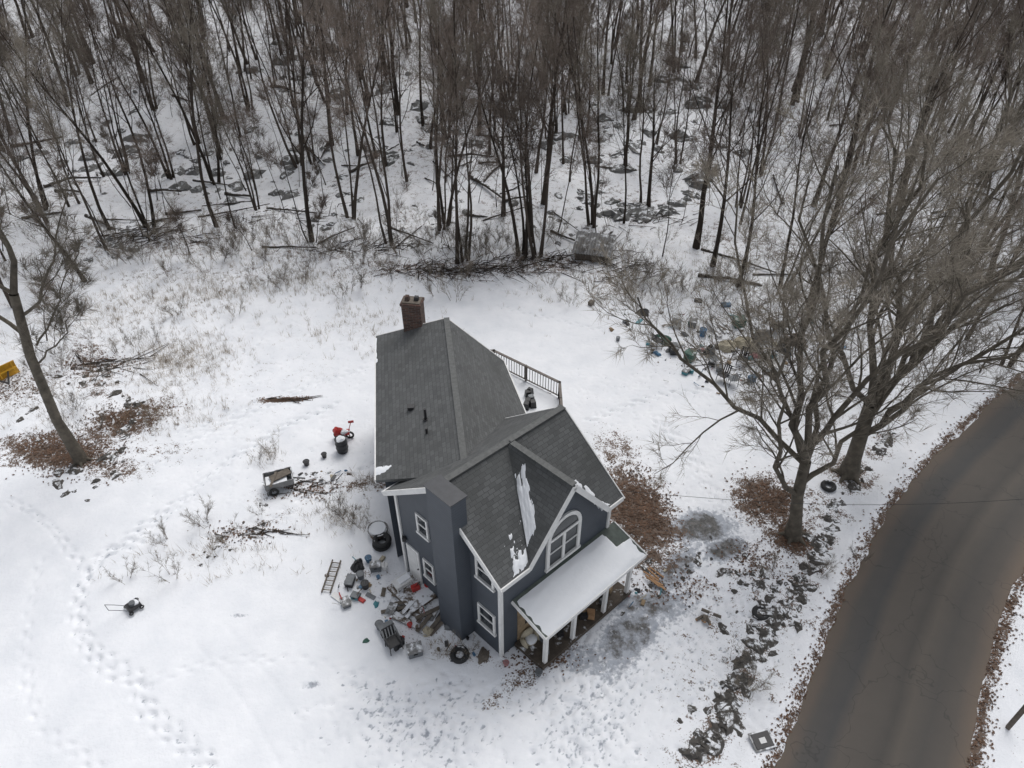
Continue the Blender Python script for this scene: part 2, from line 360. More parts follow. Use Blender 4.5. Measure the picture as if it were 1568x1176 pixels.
slu=mixc(nt,math_(nt,'MULTIPLY',math_(nt,'SUBTRACT',nB,.3),2.5,True),(.04,.04,.038),(.17,.165,.16))
slu=mixc(nt,math_(nt,'MULTIPLY',math_(nt,'SUBTRACT',math_(nt,'ADD',sp.outputs[2],math_(nt,'MULTIPLY',math_(nt,'SUBTRACT',nD,.5),1.0)),.76),5,True),(.38,.405,.45),slu)
c=mixc(nt,math_(nt,'MULTIPLY',thr(sp.outputs[1],math_(nt,'ADD',math_(nt,'MULTIPLY',nD,.45),math_(nt,'MULTIPLY',nC,.55)),2.6,4),.68),snowc,gr)
c=mixc(nt,thr(sp.outputs[2],nB,1.3,4),c,slu)
c=mixc(nt,thr(sp.outputs[0],math_(nt,'ADD',math_(nt,'MULTIPLY',nD,.55),math_(nt,'MULTIPLY',nC,.45)),2.8,6),c,li)
nt.links.new(c,b.inputs['Base Color']); b.inputs['Roughness'].default_value=.75
bump(nt,b,math_(nt,'ADD',nB,math_(nt,'MULTIPLY',nC,.4)),.45,.05)
me.materials.append(m)
# ---------------------------------------------------------------- road
rv=[];rf=[];rc=[];KX=16
rs=smooth_poly(roadC,4)
for i,(x,y) in enumerate(rs):
    a=rs[max(0,i-1)];c2=rs[min(len(rs)-1,i+1)];L=math.dist(a,c2);n_=((c2[1]-a[1])/L,-(c2[0]-a[0])/L)
    for k in range(KX+1):
        o=(k/KX*2-1)*2.75; rv.append((x+n_[0]*o,y+n_[1]*o,.03-.006*o*o)); rc.append((k/KX,0,0,1))
for i in range(len(rs)-1):
    for k in range(KX): a=i*(KX+1)+k; rf.append((a,a+1,a+KX+2,a+KX+1))
me=bpy.data.meshes.new('road'); me.from_pydata(rv,[],rf); me.polygons.foreach_set('use_smooth',[True]*len(rf))
ca=me.color_attributes.new('acr','FLOAT_COLOR','POINT'); ca.data.foreach_set('color',np.array(rc,np.float32).ravel())
road=bpy.data.objects.new('road',me); scene.collection.objects.link(road)
m,nt,b=newmat('asphalt'); oc=objco(nt); at=N(nt,'ShaderNodeAttribute',attribute_name='acr'); sp=N(nt,'ShaderNodeSeparateColor'); nt.links.new(at.outputs['Color'],sp.inputs[0])
rp=N(nt,'ShaderNodeValToRGB'); E=rp.color_ramp; nt.links.new(math_(nt,'ADD',sp.outputs[0],math_(nt,'MULTIPLY',math_(nt,'SUBTRACT',noise(nt,.5,4,oc),.5),.07)),rp.inputs[0])
cols=[(0,(.15,.115,.085)),(.09,(.115,.09,.072)),(.15,(.072,.067,.062)),(.26,(.050,.051,.053)),(.33,(.092,.079,.067)),(.47,(.075,.066,.057)),(.53,(.055,.05,.045)),(.6,(.094,.081,.067)),(.72,(.062,.057,.052)),(.84,(.088,.076,.065)),(.94,(.16,.12,.09))]
while len(E.elements)<len(cols): E.elements.new(.5)
for e_,(p_,c_) in zip(E.elements,cols): e_.position=p_; e_.color=(*c_,1)
n3=noise(nt,60,3,oc); n4=noise(nt,1.5,6,oc)
c=mixc(nt,math_(nt,'MULTIPLY',n3,.4),rp.outputs[0],(.03,.03,.03)); c=mixc(nt,math_(nt,'MULTIPLY',n4,.2),c,(.13,.115,.10))
vo=N(nt,'ShaderNodeTexVoronoi',feature='DISTANCE_TO_EDGE'); vo.inputs['Scale'].default_value=.35
wv=N(nt,'ShaderNodeVectorMath',operation='ADD'); nz_=N(nt,'ShaderNodeTexNoise'); nz_.inputs['Scale'].default_value=1.5; nt.links.new(oc,nz_.inputs['Vector']); nt.links.new(oc,wv.inputs[0]); nt.links.new(nz_.outputs['Color'],wv.inputs[1]); nt.links.new(wv.outputs[0],vo.inputs['Vector'])
ck=math_(nt,'MULTIPLY',math_(nt,'SUBTRACT',.008,vo.outputs['Distance']),120,True)
c=mixc(nt,math_(nt,'MULTIPLY',ck,.5),c,(.025,.025,.025))
nt.links.new(c,b.inputs['Base Color']); b.inputs['Roughness'].default_value=.6; b.inputs['Specular IOR Level'].default_value=.25; bump(nt,b,n3,.3,.01)
me.materials.append(m)
# ---------------------------------------------------------------- house
A=Vector((-.377,13.31,0)); e1=Vector((.749,.663,0)); e2=Vector((-.722,.692,0))
def Lc(a,b2,z): return e1*a+e2*b2+Vector((0,0,z))
house=empty('gray_farmhouse',A)
W1,W2,EV,RD=5.15,5.2,5.0,7.2
w=Acc(); w.prism([Lc(0,0,0),Lc(0,0,EV),Lc(0,2.6,RD-.05),Lc(0,W2,EV),Lc(0,W2,0)],e1*W1,mSide)
w.prism([Lc(1.2,-.004,4.6),Lc(4.46,-.004,4.6),Lc(4.46,-.004,EV-.03),Lc(2.83,-.004,7.15),Lc(1.2,-.004,EV-.03)],e2*2.5,mSide)
w.obj('front_walls',house)
ms1=shingle('shingle_main',e1,1/.646); ms2=shingle('shingle_cross',e2,1/.806)
wu=Vector((-.125,.992,0)); ms3=shingle('shingle_wing',wu,1/.5)
zr=lambda b2:RD+.06-abs(b2-2.6)*.846
zc=lambda a:7.32-abs(a-2.83)*1.364
rf_=Acc(); T=Vector((0,0,-.13))
rf_.prism([Lc(-.28,-.32,zr(-.32)),Lc(.96,-.32,zr(-.32)),Lc(2.83,2.6,zr(2.6)),Lc(-.28,2.6,zr(2.6))],T,ms1)
rf_.prism([Lc(4.7,-.32,zr(-.32)),Lc(5.43,-.32,zr(-.32)),Lc(5.43,2.6,zr(2.6)),Lc(2.83,2.6,zr(2.6))],T,ms1)
rf_.prism([Lc(-.28,2.603,zr(2.6)),Lc(5.43,2.603,zr(2.6)),Lc(5.43,5.55,zr(5.55)),Lc(-.28,5.55,zr(5.55))],T,ms1)
rf_.obj('main_roof',house)
rc_=Acc()
rc_.prism([Lc(2.83,-.3,zc(2.83)),Lc(2.83,2.55,zc(2.83)),Lc(.95,2.55,zc(.95)),Lc(.95,-.3,zc(.95))],T,ms2)
rc_.prism([Lc(2.833,-.3,zc(2.83)),Lc(4.71,-.3,zc(4.71)),Lc(4.71,2.55,zc(4.71)),Lc(2.833,2.55,zc(2.83))],T,ms2)
rc_.obj('cross_gable_roof',house)
rcap=Acc(); mCap=MT('ridge_cap',(.105,.108,.106),.8,.25,8)
rcap.beam(Lc(-.28,2.6,zr(2.6)+.005),Lc(5.43,2.6,zr(2.6)+.005),.24,.04,mCap)
rcap.beam(Lc(2.83,-.3,zc(2.83)+.005),Lc(2.83,2.4,zc(2.83)+.005),.22,.04,mCap)
rcap.obj('ridge_caps',house)
tr=Acc()
def fasc(p0,p1,h=.2,w_=.045): tr.beam(p0,p1,w_,h,mWhite)
for a_ in (-.305,5.455):
    fasc(Lc(a_,-.34,zr(-.34)-.1),Lc(a_,2.6,zr(2.6)-.1)); fasc(Lc(a_,2.6,zr(2.6)-.1),Lc(a_,5.57,zr(5.57)-.1))
fasc(Lc(-.3,-.345,zr(-.32)-.1),Lc(.95,-.345,zr(-.32)-.1)); fasc(Lc(4.7,-.345,zr(-.32)-.1),Lc(5.45,-.345,zr(-.32)-.1))
fasc(Lc(-.3,5.575,zr(5.55)-.1),Lc(5.45,5.575,zr(5.55)-.1))
fasc(Lc(.93,-.33,zc(.93)-.1),Lc(2.83,-.33,zc(2.83)-.1)); fasc(Lc(2.83,-.33,zc(2.83)-.1),Lc(4.73,-.33,zc(4.73)-.1))
for a_,b_ in ((-.02,-.02),(W1+.02,-.02),(-.02,W2+.02)):
    c0=Lc(a_,b_,0); tr.prism([c0+Lc(-.04,-.04,0),c0+Lc(.08,-.04,0),c0+Lc(.08,.08,0),c0+Lc(-.04,.08,0)],(0,0,EV-.12),mWhite)
tr.obj('white_trim',house)
def window(wall,pos,z0,z1,wd,name,split=True):
    acc=Acc()
    if wall=='L': pt=lambda s,d,z: Lc(-d,pos+s,z)
    else: pt=lambda s,d,z: Lc(pos+s,-d,z)
    def bx_(s0,s1,d0,d1,za,zb,mat):
        acc.prism([pt(s0,d0,za),pt(s1,d0,za),pt(s1,d1,za),pt(s0,d1,za)],(0,0,zb-za),mat)
    h=wd/2; t=.09
    bx_(-h+t,h-t,.003,.02,z0+t,z1-t,mGlass)
    bx_(-h,-h+t,.0,.06,z0,z1,mWhite);bx_(h-t,h,.0,.06,z0,z1,mWhite)
    bx_(-h+t,h-t,.0,.06,z1-t,z1,mWhite);bx_(-h-.03,h+.03,.0,.09,z0-.05,z0+t-.03,mWhite)
    zm=(z0+z1)/2; bx_(-h+t,h-t,.02,.045,zm-.03,zm+.03,mWhite)
    acc.obj(name,house)
window('L',.68,3.85,5.0,.85,'window'); window('L',.68,1.15,2.3,.85,'window')
window('L',3.82,3.55,4.6,.62,'window'); window('L',3.75,1.0,2.05,.6,'window')
d_=Acc(); pt=lambda s,d,z: Lc(-d,s,z)
d_.prism([pt(4.3,.003,.15),pt(5.0,.003,.15),pt(5.0,.05,.15),pt(4.3,.05,.15)],(0,0,1.95),mWhite)
d_.prism([pt(4.42,.05,1.2),pt(4.88,.05,1.2),pt(4.88,.06,1.2),pt(4.42,.06,1.2)],(0,0,.75),mWhite); d_.tube([pt(4.38,.06,1.05),pt(4.38,.11,1.05)],[.03,.03],8,mDark,True); d_.obj('side_door',house)
st=Acc(); st.prism([pt(3.5,.004,0),pt(5.1,.004,0),pt(5.1,1.1,0),pt(3.5,1.1,0)],(0,0,.16),mWoodS); st.obj('door_step',house)
lt=Acc(); lt.box(pt(5.02,.08,2.35),(.14,.14,.2),mDark); lt.obj('porch_light',house)
aw=Acc(); ca_=2.83; F2=lambda s,d,z: Lc(ca_+s,-.004-d,z)
hw=.72; zb,zs=3.35,4.75
outer=[(-hw,zs)]+[(-hw*math.cos(t),zs+hw*1.15*math.sin(t)) for t in np.linspace(0,math.pi,15)[1:-1]]+[(hw,zs)]
def arcband(r0,r1,d0,d1,mat):
    for t0,t1 in zip(np.linspace(0,math.pi,17)[:-1],np.linspace(0,math.pi,17)[1:]):
        q_=[(-r0*math.cos(t0),zs+r0*1.15*math.sin(t0)),(-r1*math.cos(t0),zs+r1*1.15*math.sin(t0)),(-r1*math.cos(t1),zs+r1*1.15*math.sin(t1)),(-r0*math.cos(t1),zs+r0*1.15*math.sin(t1))]
        aw.prism([F2(s,d0,z) for s,z in q_],-e2*(d1-d0),mat)
aw.prism([F2(-hw,.0,zb)]+[F2(s,.0,z) for s,z in outer]+[F2(hw,.0,zb)],-e2*.02,mGlass)
arcband(hw-.05,hw+.09,.0,.07,mWhite)
def fb(s0,s1,z0,z1,d=.07): aw.prism([F2(s0,.002,z0),F2(s1,.002,z0),F2(s1,d,z0),F2(s0,d,z0)],(0,0,z1-z0),mWhite)
fb(-hw-.09,-hw+.05,zb,zs);fb(hw-.05,hw+.09,zb,zs);fb(-hw+.05,hw-.05,zs-.05,zs+.07,.06);fb(-.06,.06,zb,zs-.05,.065);fb(-hw-.12,hw+.12,zb-.1,zb+.03,.1)
fb(-hw+.05,-.06,4.05,4.1,.05);fb(.06,hw-.05,4.05,4.1,.05)
aw.obj('arched_window',house)
fw=Acc(); F3=lambda a,d,z: Lc(a,-d,z)
fw.prism([F3(.75,.003,.25),F3(5.0,.003,.25),F3(5.0,.03,.25),F3(.75,.03,.25)],(0,0,2.3),mTan)
fw.prism([F3(2.4,.03,.27),F3(3.3,.03,.27),F3(3.3,.07,.27),F3(2.4,.07,.27)],(0,0,2.0),mWhite)
fw.prism([F3(1.1,.03,1.0),F3(1.9,.03,1.0),F3(1.9,.05,1.0),F3(1.1,.05,1.0)],(0,0,1.1),mGlass)
fw.prism([F3(3.8,.03,1.0),F3(4.6,.03,1.0),F3(4.6,.05,1.0),F3(3.8,.05,1.0)],(0,0,1.1),mGlass)
fw.obj('porch_wall',house)
pf=Acc(); pf.prism([F3(.6,.035,.05),F3(5.3,.035,.05),F3(5.3,1.4,.05),F3(.6,1.4,.05)],(0,0,.2),MT('porch_boards',(.07,.055,.042),.8,.4,5,snow=.02))
rr_=random.Random(3)
for i in range(9):
    a_=rr_.uniform(1.1,5.0); pf.box(F3(a_,rr_.uniform(.5,1.15),.25+.12),(rr_.uniform(.15,.4),rr_.uniform(.15,.35),.24),rr_.choice([mWood,mTan,mOrange,mGrey,mDark]),rr_.uniform(0,3),.9)
pf.obj('porch_floor',house)
pp=Acc()
for a_ in (.82,2.2,3.85,5.15):
    pp.prism([F3(a_-.065,1.22,.25),F3(a_+.065,1.22,.25),F3(a_+.065,1.35,.25),F3(a_-.065,1.35,.25)],(0,0,2.0),mWhite)
    pp.prism([F3(a_-.1,1.19,2.14),F3(a_+.1,1.19,2.14),F3(a_+.1,1.38,2.14),F3(a_-.1,1.38,2.14)],(0,0,.1),mWhite)
pp.prism([F3(.7,1.2,2.25),F3(5.3,1.2,2.25),F3(5.3,1.37,2.25),F3(.7,1.37,2.25)],(0,0,.16),mWhite)
for a_ in (.7,5.2): pp.prism([F3(a_,.03,2.25),F3(a_+.1,.03,2.25),F3(a_+.1,1.2,2.25),F3(a_,1.2,2.25)],(0,0,.16),mWhite)
pp.obj('porch_posts',house)
zp=lambda d:3.05-(d/1.55)*.55
pr=Acc(); pr.prism([F3(.5,.005,zp(0)),F3(5.55,.005,zp(0)),F3(5.55,1.55,zp(1.55)),F3(.5,1.55,zp(1.55))],(0,0,-.1),MT('porch_roofing',(.07,.085,.075),.7,.3))
pr.beam(F3(.5,1.575,zp(1.55)-.07),F3(5.55,1.575,zp(1.55)-.07),.04,.17,mWhite); pr.beam(F3(.475,0.01,zp(0)-.07),F3(.475,1.59,zp(1.55)-.07),.04,.17,mWhite); pr.beam(F3(5.575,0.01,zp(0)-.07),F3(5.575,1.59,zp(1.55)-.07),.04,.17,mWhite)
pr.obj('porch_roof',house)
def snowpatch(name,fn,u0,u1,v0,v1,thick,edgef,nu=40,nv=20,parent=None):
    acc=Acc(); idx={}; vs=[];fs=[]
    for j in range(nv+1):
        for i in range(nu+1):
            s,t=i/nu,j/nv; c_=edgef(s,t); p=fn(u0+(u1-u0)*s,v0+(v1-v0)*t)+Vector((0,0,-.03+thick*min(1,max(0,c_*3+.1))+.012*math.sin(s*23+t*9)*math.sin(t*17)))
            idx[i,j]=len(vs); vs.append((p,c_))
    for j in range(nv):
        for i in range(nu):
            q_=[idx[i,j],idx[i+1,j],idx[i+1,j+1],idx[i,j+1]]
            if sum(vs[k][1] for k in q_)>0: fs.append(tuple(q_))
    acc.add([v[0] for v in vs],fs,mSnow); return acc.obj(name,parent or house,smooth=True)
def nz(x,y,s): return float(fbm(np.array([x]),np.array([y]),s)[0])
snowpatch('porch_roof_snow',lambda a,d:F3(a,d,zp(d)),.5,5.57,.12,1.6,.12,lambda s,t:min(s,1-s,t*.5+.02,1-t)*2.5+.02-(.35 if (s>.86 and t<.45) else 0)+.12*nz(s*9,t*4,5),60,24)
va=lambda b2:.96+(b2+.32)/2.92*1.87
snowpatch('valley_snow',lambda a,b2:Lc(va(b2)+.02+a,b2,zc(va(b2)+.02+a)),0,.46,.1,1.75,.10,lambda s,t:min(s*2+.2,(1-s)*1.0-.3*abs(t-.3),t*2+.05,(1-t)*.8)*1.2+.6*nz(s*5,t*8,8),20,44)
snowpatch('roof_foot_snow',lambda a,b2:Lc(va(b2)-.04-a,b2,zr(b2)),0,.8,-.28,.75,.09,lambda s,t:min((1-s)*.7,t+.2,(1-t)*.5)*1.0-.12+1.2*nz(s*6,t*6,18),30,32)
snowpatch('eave_snow',lambda a,b2:Lc(a,b2,zr(b2)),3.6,5.3,-.28,.9,.07,lambda s,t:.17-abs(s-(.66-t*.45))*1.2+.3*nz(s*8,t*7,12),30,24)
ch=Acc(); ch.prism([Lc(-.58,1.42,0),Lc(-.004,1.42,0),Lc(-.004,2.58,0),Lc(-.58,2.58,0)],(0,0,7.55),mSide)
ch.prism([Lc(-.62,1.38,7.55),Lc(.04,1.38,7.55),Lc(.04,2.62,7.55),Lc(-.62,2.62,7.55)],(0,0,.05),MT('chase_cap',(.04,.042,.048),.5,.2))
ch.obj('chimney_chase',house)
def Wp(x,y,z): return Vector((x,y,z))-A
zR=6.35
RF,RN=(-2.85,25.5),(-1.55,16.3)
LF,LN=(-6.25,26.35),(-4.95,17.5)
QF,QN=(-.36,25.3),(.9,20.6)
wr=Acc()
wr.prism([Wp(*RF,zR),Wp(*RN,zR),Wp(*LN,4.75),Wp(*LF,4.75)],T,ms3)
wr.prism([Wp(RF[0]+.004,RF[1],zR),Wp(*QF,4.1),Wp(*QN,4.1),Wp(RN[0]+.004,RN[1],zR)],T,ms3)
wr.beam(Wp(*RF,zR+.01),Wp(*RN,zR+.01),.24,.04,mCap); wr.obj('wing_roof',house)
ww=Acc()
lf,ln,qf,qn=(-5.95,26.1),(-4.65,17.6),(-.66,25.05),(.3,20.6)
bot=[Wp(*lf,0),Wp(*ln,0),Wp(*qn,0),Wp(*qf,0)]; top=[Wp(*lf,4.7),Wp(*ln,4.7),Wp(*qn,4.15),Wp(*qf,4.15)]
rt=Wp(-2.87,25.35,zR-.14)
ww.add(bot+top+[rt],[(0,1,5,4),(1,2,6,5),(2,3,7,6),(3,0,4,8,7),(4,5,6,7)],mSide); ww.obj('wing_walls',house)
wt=Acc(); wt.beam(Wp(LF[0]-.02,LF[1],4.68),Wp(LN[0]-.02,LN[1],4.68),.05,.18,mWhite); wt.beam(Wp(QF[0]+.02,QF[1],4.03),Wp(QN[0]+.02,QN[1],4.03),.05,.16,mWhite)
wt.beam(Wp(RF[0],RF[1]+.03,zR-.09),Wp(LF[0],LF[1]+.03,4.67),.05,.16,mWhite); wt.beam(Wp(RF[0],RF[1]+.03,zR-.09),Wp(QF[0],QF[1]+.03,4.02),.05,.16,mWhite); wt.obj('wing_trim',house)
for side,(pa,pb) in (('w',(ln,lf)),('e',(qn,qf))):
    pa_,pb_=Wp(*pa,0),Wp(*pb,0); dd=(pb_-pa_).normalized(); nn=Vector((-dd.y,dd.x,0)) if side=='w' else Vector((dd.y,-dd.x,0))
    wv_=Acc(); L=(pb_-pa_).length
    for f in (.3,.7):
        c0=pa_+dd*L*f+nn*.01
        wv_.prism([c0-dd*.42+Vector((0,0,1.6)),c0+dd*.42+Vector((0,0,1.6)),c0+dd*.42+nn*.05+Vector((0,0,1.6)),c0-dd*.42+nn*.05+Vector((0,0,1.6))],(0,0,1.25),mWhite)
        c1=c0+nn*.05
        wv_.prism([c1-dd*.33+Vector((0,0,1.7)),c1+dd*.33+Vector((0,0,1.7)),c1+dd*.33+nn*.006+Vector((0,0,1.7)),c1-dd*.33+nn*.006+Vector((0,0,1.7))],(0,0,1.05),mGlass)
    wv_.obj('wing_windows',house)
def wl(s,t):
    a_=Wp(*LN,4.75).lerp(Wp(*LF,4.75),s); c_=Wp(*RN,zR).lerp(Wp(*RF,zR),s); return a_.lerp(c_,t)
snowpatch('wing_eave_snow',wl,0,.98,-.01,.06,.06,lambda s,t:.25-t*.6+.9*nz(s*14,t*2,3)-(.25 if .12<s<.8 else -.1),60,6)
snowpatch('wing_valley_snow',wl,0.0,.13,0,.33,.07,lambda s,t:.32-abs(s-.35-t*.4)*1.2-t*.3+.3*nz(s*6,t*6,4),20,20)
vp_=Acc(); p_=wl(.32,.62); vp_.tube([p_,p_+Vector((0,0,.55))],[.05,.05],10,mDark,True); vp_.torus(p_+Vector((0,0,.03)),.09,.03,mDark,12,6)
p_=wl(.40,.45); vp_.box(p_+Vector((0,0,.08)),(.22,.2,.14),mDark,.1); vp_.box(p_+Vector((0,0,.15)),(.26,.24,.03),mDark,.1)
p_=wl(.24,.62); vp_.tube([p_,p_+Vector((0,0,.25))],[.05,.05],10,mDark,True); vp_.obj('roof_vents',house)
bc=Acc(); c_=Wp(-4.35,26.0,0); bc.box(c_+Vector((0,0,3.4)),(.85,.62,6.8),mBrick,-.15); bc.box(c_+Vector((0,0,6.86)),(.93,.7,.12),mBrick,-.15); bc.box(c_+Vector((0,0,6.94)),(.8,.55,.05),mWood,-.15)
bc.box(c_+Vector((-.2,0,7.07)),(.2,.2,.22),mBrick,-.15,.8); bc.box(c_+Vector((.2,0,7.05)),(.2,.2,.18),mDark,-.15,.8); bc.obj('brick_chimney',house)
dk=Acc(); dpts=[(.35,22.6),(2.3,23.5),(2.3,25.7),(-.9,28.2),(-3.0,28.2),(-3.0,26.0),(-.6,25.1)]
dk.prism([Wp(x,y,1.45) for x,y in dpts],(0,0,.12),mWoodS)
rail=[(2.25,23.5),(2.25,25.68),(-.9,28.15),(-3.0,28.15)]
mRail=MT('weathered_rail',(.16,.14,.125),.8,.3,5)
for (x0,y0),(x1,y1) in zip(rail[:-1],rail[1:]):
    dk.beam(Wp(x0,y0,2.55),Wp(x1,y1,2.55),.12,.05,mRail); dk.beam(Wp(x0,y0,1.72),Wp(x1,y1,1.72),.05,.05,mRail)
    L=math.dist((x0,y0),(x1,y1)); n_=int(L/.16)
    for i in range(n_+1):
        f=i/n_; x=x0+(x1-x0)*f; y=y0+(y1-y0)*f; dk.box(Wp(x,y,2.12),(.03,.03,.84),mDark)
    for f in (0,.5,1): dk.box(Wp(x0+(x1-x0)*f,y0+(y1-y0)*f,1.3),(.1,.1,2.6),mRail)
for i in range(7): dk.box(Wp(.3+rr_.uniform(-.3,.7),25.2+rr_.uniform(-.5,.7),1.57+.2),(.3,.3,.4),rr_.choice([mDark,mGrey,mDark,mWood]),rr_.uniform(0,3),.8)
dk.obj('rear_deck',house)
snd=Acc(); snd.prism([Wp(x*.93+.02,y*.995+.1,1.571) for x,y in dpts],(0,0,.05),mSnow); snd.obj('deck_snow',house)
# ---------------------------------------------------------------- trees
def rdir(r): 
    a=r.uniform(0,6.283); z=r.uniform(-1,1); q=math.sqrt(1-z*z); return Vector((q*math.cos(a),q*math.sin(a),z))
def grow(acc,r,p,d,L,rad,lvl,cfg,pts=None):
    mb,mt=cfg['mats']; nseg=cfg['seg'][lvl]
    if pts is None:
        pts=[p]
        for i in range(nseg):
            d=(d+rdir(r)*cfg['wob'][lvl]+Vector((0,0,cfg['trop'][lvl]))).normalized(); p=p+d*(L/nseg); pts.append(p)
    n=len(pts)-1; tip=cfg['tip'][lvl]; rads=[rad*(1-(i/n)*(1-tip)) for i in range(n+1)]
    if lvl==0: rads[0]*=1.35
    acc.tube(pts,rads,cfg['sides'][lvl],mb if lvl<cfg.get('bl',2) else mt)
    if lvl<cfg['maxl']:
        nc=cfg['n'][lvl]
        for k in range(nc):
            t=cfg['t0'][lvl]+(1-cfg['t0'][lvl])*((k+r.random())/nc); f=min(t*n,n-.001); i=int(f); q=pts[i].lerp(pts[i+1],f-i)
            dd=(pts[i+1]-pts[i]).normalized(); ax=dd.cross(rdir(r))
            if ax.length<1e-3: continue
            ang=cfg['ang'][lvl]*r.uniform(.7,1.25); cd=Matrix.Rotation(ang,3,ax.normalized())@dd
            cl=L*cfg['lr'][lvl]*(1.15-.65*t)*r.uniform(.7,1.3)
            grow(acc,r,q,cd,cl,max(.007,rads[i]*cfg['rr'][lvl]),lvl+1,cfg)
    if lvl>=cfg['maxl']-1:
        for k in range(cfg['tw']):
            f=r.uniform(.1,.999)*n; i=int(f); q=pts[i].lerp(pts[i+1],f-i); dd=(pts[i+1]-pts[i]).normalized()
            td=(dd+rdir(r)*.8+Vector((0,0,.15))).normalized(); tl=cfg['tl']*r.uniform(.5,1.3); s=td.cross(rdir(r))
            if s.length<1e-3: continue
            s=s.normalized()*cfg['twr']
            acc.add([q+s,q-s,q+td*tl],[(0,1,2)],mt)
FOR=dict(mats=(mBark,mTwig),seg=[8,4,3,2],wob=[.10,.18,.22,.25],trop=[.07,.18,.12,.06],tip=[.15,.25,.3,.3],sides=[5,3,3,3],maxl=3,n=[14,6,4],t0=[.42,.25,.2],ang=[.65,.7,.75],lr=[.33,.5,.55],rr=[.42,.5,.5],tw=7,tl=.65,twr=.0095)
variants=[]
for i in range(10):
    r=random.Random(100+i); acc=Acc(); cfg=dict(FOR)
    if i%3==0: cfg['mats']=(mBark,mTwigL)
    h=r.uniform(12,17)
    if i in (2,5,7):
        cfg['n']=[9,5,4]
        for k in range(3):
            a=k*2.1+r.random(); grow(acc,r,Vector((.25*math.cos(a),.25*math.sin(a),-.2)),Vector((.16*math.cos(a),.16*math.sin(a),1)),h*r.uniform(.75,1),r.uniform(.08,.14),0,cfg)
    else:
        if i in (1,4,8): cfg['n']=[15,6,4]; cfg['lr']=[.42,.5,.55]; cfg['t0']=[.34,.25,.2]
        grow(acc,r,Vector((0,0,-.2)),Vector((r.uniform(-.08,.08),r.uniform(-.08,.08),1)),h,[.1,.22,.1,.13,.18,.1,.09,.1,.16,.12][i],0,cfg)
    variants.append(acc.mesh('forest_tree_mesh',True))
slim=[]
for i in range(5):
    r=random.Random(200+i); acc=Acc(); cfg=dict(FOR); cfg['n']=[9,4,3]; cfg['lr']=[.25,.5,.55]; cfg['tw']=5; cfg['wob']=[.13,.2,.22,.25]
    grow(acc,r,Vector((0,0,-.2)),Vector((r.uniform(-.2,.2),r.uniform(-.2,.2),1)),r.uniform(4,10),r.uniform(.03,.07),0,cfg); slim.append(acc.mesh('sapling_mesh',True))
brush=[]
for i in range(4):
    r=random.Random(300+i); acc=Acc(); cfg=dict(FOR); cfg.update(mats=(mTwig,mTwigL),n=[4,2,0],maxl=2,lr=[.4,.5,.5],tw=5,tl=.3,t0=[.25,.2,.2],twr=.005,seg=[4,3,2,2])
    for k in range(7):
        a=r.uniform(0,6.28); grow(acc,r,Vector((.25*math.cos(a),.25*math.sin(a),-.05)),Vector((.5*math.cos(a),.5*math.sin(a),1)),r.uniform(.7,1.6),.009,0,cfg)
    brush.append(acc.mesh('brush_mesh'))
forest=empty('bare_forest',(0,60,0))
def inst(me_,parent,x,y,s=1,tilt=.04,name=None,r=R):
    o=bpy.data.objects.new(name or me_.name.replace('_mesh',''),me_); scene.collection.objects.link(o); o.parent=parent
    pl=parent.location if parent else Vector((0,0,0))
    o.location=Vector((x,y,gz(x,y)))-pl; o.rotation_euler=(r.uniform(-tilt,tilt),r.uniform(-tilt,tilt),r.uniform(0,6.28)); o.scale=(s,s,s*r.uniform(.9,1.1)); return o
def scatter(y0,y1,sp_,r,pv):
    y=y0
    while y<y1:
        x=-(y*.8+12)
        while x<y*.8+12:
            xx=x+r.uniform(-.7,.7)*sp_; yy=y+r.uniform(-.7,.7)*sp_; x+=sp_
            e_=float(edge(xx)); dd,_=roadd(np.array([xx]),np.array([yy]))
            if yy<e_+.3 or dd[0]<5: continue
            if vnoise(xx/8,yy/8,44)<.34 and r.random()<(.7 if yy<60 else .4): continue
            if r.random()<pv: inst(r.choice(variants),forest,xx,yy,r.uniform(.62,1.08),.08,r=r)
            else: inst(r.choice(slim),forest,xx,yy,r.uniform(.6,1.3),.18,r=r)
        y+=sp_
rf2=random.Random(5)
scatter(36,60,3.0,rf2,.5); scatter(60,84,3.1,rf2,.75); scatter(84,140,4.4,rf2,.95)
br_=empty('edge_brush',(0,42,0))
for _ in range(260):
    x=rf2.uniform(-40,40); y=float(edge(x))+rf2.gauss(1.0,2.4); inst(rf2.choice(brush),br_,x,y,rf2.uniform(.5,1.3),.1,r=rf2)
for px,py,n_,sp_ in [(410,700,2,.3),(520,790,5,.5),(290,850,3,.8),(200,900,1,.4),(1000,440,14,2.5),(250,500,8,3),(480,450,8,3),(1150,470,12,3),(1350,480,18,4),(150,640,6,1.5),(70,560,10,2),(1260,640,5,1.5),(700,990,2,.4),(1140,1040,4,.6),(1230,860,4,.8),(360,800,4,1)]:
    for _ in range(n_):
        x,y=P(px,py); inst(rf2.choice(brush),br_,x+rf2.gauss(0,sp_),y+rf2.gauss(0,sp_*.6),rf2.uniform(.4,.85),.1,r=rf2)
BIG=dict(mats=(mBarkL,mTwigL),bl=4,seg=[6,6,5,4,2],wob=[.05,.15,.22,.25,.3],trop=[.02,.07,.10,.08,.05],tip=[.75,.28,.28,.3,.3],sides=[10,7,5,3,3],maxl=4,n=[0,10,6,5,0],t0=[.5,.2,.2,.2,.2],ang=[.6,.65,.75,.75,.7],lr=[.5,.42,.5,.5,.5],rr=[.6,.48,.48,.5,.5],tw=9,tl=.5,twr=.008)
